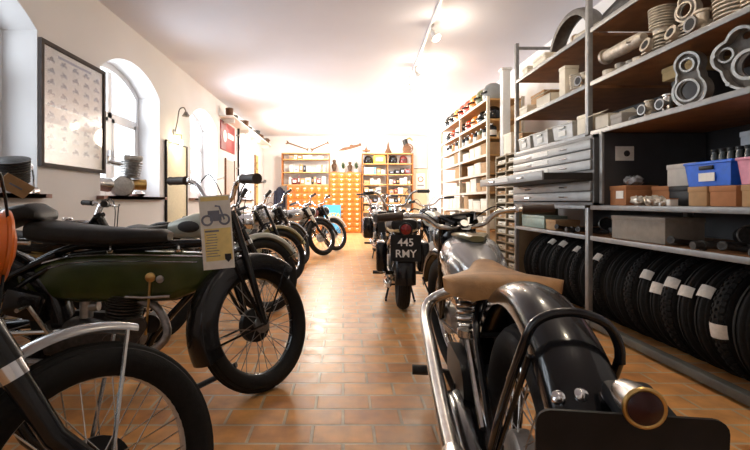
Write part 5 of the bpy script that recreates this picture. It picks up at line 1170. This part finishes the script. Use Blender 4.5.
# emblem sign, mirror panel, pipe, high shelf, letter board
s = thing('wall_sign', 'crimson and dark enamel sign with white disc high on left wall', 'sign', (XL+0.01, 9.45, 2.42))
MB().box((0, 0, 0), (0.02, 1.15, 0.62), bev=0.003).build('plate', mat('enamel_crimson', (0.34, 0.05, 0.06), 0.3), s); MB().box((0.012, -0.38, 0), (0.005, 0.36, 0.60)).build('dark_field', mat('dark_enamel_red', (0.20, 0.04, 0.05), 0.3), s)
MB().lathe([(0.13, 0), (0.13, 0.006), (0, 0.006)], (0.012, -0.28, 0.0), (1, 0, 0), 26).build('disc', WHITE, s); MB().box((0.012, 0.20, 0.05), (0.004, 0.5, 0.12)).build('white_bar', WHITE, s)
p = thing('grey_board', 'narrow grey board with brown frame below the enamel sign', 'board', (XL+0.012, 9.6, 1.35)); MB().box((0, 0, 0), (0.02, 0.72, 1.15)).build('face', mat('grey_board_face', (0.40, 0.38, 0.36), 0.5), p)
for s_ in (-1, 1): MB().box((0.01, s_*0.37, 0), (0.03, 0.03, 1.2)).build('frame_side', RUST, p)
o = MB().cyl((0, 0, 0), (0, 0, 2.77), 0.03, 12).build('drain_pipe', SATIN, None, (XL+0.05, 10.25, 0.0)); 
for z in (0.6, 1.8, 2.6): MB().box((-0.02, 0, z), (0.07, 0.08, 0.03)).build('pipe_clip', STEEL, o)
tag(o, 'thin black pipe running up the left wall beside enamel sign', 'pipe')
p = thing('letter_board', 'narrow golden board with dark vertical lettering on left wall', 'sign', (XL+0.012, 12.55, 1.62)); MB().box((0, 0, 0), (0.02, 0.45, 1.5)).build('plate', mat('golden_board', (0.60, 0.42, 0.14), 0.5), p); MB().box((0.01, -0.24, 0), (0.04, 0.03, 1.5)).build('frame_side', RUST, p)
for i, ch_ in enumerate('CET'):
    lettering(ch_, 0.34, INK, p, Matrix.Translation((0.013, 0.0, 0.42-i*0.36)) @ Matrix(((0, 0, 1, 0), (1, 0, 0, 0), (0, 1, 0, 0), (0, 0, 0, 1))), 0.004)
hs = thing('high_shelf', 'long white shelf high on the left wall carrying small dark parts', 'shelf', (XL+0.15, 11.2, 2.80)); MB().box((0, 0, -0.012), (0.30, 4.8, 0.024)).build('board', WHITE, hs)
for yy in (-2.1, -0.7, 0.7, 2.1): MB().box((-0.02, yy, -0.07), (0.24, 0.03, 0.09)).build('bracket', WHITE, hs)
rk = random.Random(9)
for i in range(13):
    yy = 8.95+i*0.36; m_ = rk.choice([RUST, DIRTY, CARD, RUST]); kind = ('engine cylinder', 'cylinder head', 'flywheel', 'carburettor')[i % 4]
    casting(kind, (XL+0.18, yy, 2.803+(0.015 if kind == 'flywheel' else 0)), (0, 0, rk.uniform(0, 3)), rk.uniform(1.0, 1.4), 'dark old %s on the high left shelf, %s from the near end' % (kind, ORDN[i]), 'old parts on the high left shelf', m_)
# window sill things
e = thing('sill_engine', 'small alloy motorcycle engine with carburettor on the sill of arched window', 'engine', (XL-0.02, 4.98, 1.032), -1.0); e.scale = (1.3,)*3
MB().lathe([(0, -0.075), (0.085, -0.07), (0.10, -0.05), (0.10, 0.05), (0.085, 0.07), (0, 0.075)], (0, 0, 0.102), (1, 0, 0), 26).build('crankcase', ALU, e)
q = MB().lathe([(0.0, 0), (0.055, 0.0), (0.065, 0.03), (0.06, 0.12), (0.04, 0.14), (0, 0.14)], (0.02, -0.08, 0.11), (0.2, -1, 0.1), 20); q.build('gear_housing', CHROMEW, e)
q = MB(); fin_cyl(q, (0, 0.06, 0.18), (0, 0.12, 1), 0.16, 0.085, 0.095, 7); q.build('cylinder', STEEL, e)
MB().box((0, 0.085, 0.36), (0.16, 0.16, 0.05), bev=0.012).build('cylinder_head', ALU, e)
MB().tube([(0, 0.02, 0.30), (0.0, -0.06, 0.31), (0.0, -0.12, 0.33)], 0.022, 10, k=3).lathe([(0.025, -0.03), (0.028, 0.03), (0.02, 0.045), (0, 0.045)], (0, -0.12, 0.33), (0, 0, 1), 14).build('carburettor', CHROMEW, e)
MB().cyl((0.0, 0.20, 0.12), (0.0, 0.05, 0.12), 0.05, 18).build('dynamo', BRASS, e)
e = thing('sill_lamp', 'chrome headlamp shell lying on the sill beside the small engine', 'headlamp', (XL-0.08, 5.45, 1.032)); MB().lathe([(0, 0), (0.05, 0.004), (0.085, 0.03), (0.10, 0.075), (0.105, 0.09)][::-1], (0, 0, 0), (0, 0, -1), 24)
MB().ell((0, 0, 0.055), (0.10, 0.10, 0.055), 22).build('shell', CHROME, e); MB().torus((0, 0, 0.052), (0, 0, 1), 0.102, 0.008, 28, 6).build('lamp_rim', CHROME, e)
e = thing('sill_cylinder', 'dark finned engine cylinder tilted on the left window sill with tag', 'engine cylinder', (XL-0.02, 3.36, 1.032), 0.0)
q = MB(); fin_cyl(q, (0, 0.0, 0.10), (0.1, -0.35, 1), 0.20, 0.10, 0.125, 10); q.build('fins', DIRTY, e); MB().cyl((0, 0.02, 0.0), (0, 0, 0.14), 0.075, 20).build('spigot', ALU, e); MB().cyl((0.0, 0.02, 0.005), (0, 0.22, 0.04), 0.04, 16).build('port', CHROMEW, e)
o = MB(Matrix.Rotation(-0.5, 4, 'X') @ Matrix.Rotation(0.3, 4, 'Y')).box((0, 0, 0), (0.006, 0.22, 0.12)).build('cardboard_tag', CARD, None, (XL+0.13, 3.17, 1.10), (0, 0.25, -0.5)); tag(o, 'brown cardboard tag leaning on the tilted engine cylinder', 'tag'); MB(Matrix.Rotation(-0.5, 4, 'X') @ Matrix.Rotation(0.3, 4, 'Y')).box((0.004, 0.0, 0.0), (0.002, 0.10, 0.012)).build('writing_line', GREYI, o)
o = MB().tube([(0, -0.06, 0.0), (0, -0.03, 0.16), (0, 0.0, 0.24), (0, 0.03, 0.16), (0, 0.035, 0.0)], 0.008, 8, k=4).box((0, -0.01, 0.006), (0.06, 0.14, 0.012), bev=0.003).build('pump_handle', CHROME, None, (XL+0.02, 3.47, 1.032)); MB().torus((0, 0, 0.24), (1, 0, 0), 0.02, 0.006, 16, 6).build('ring', CHROME, o); tag(o, 'bent chrome lever standing at the end of left window sill', 'lever')
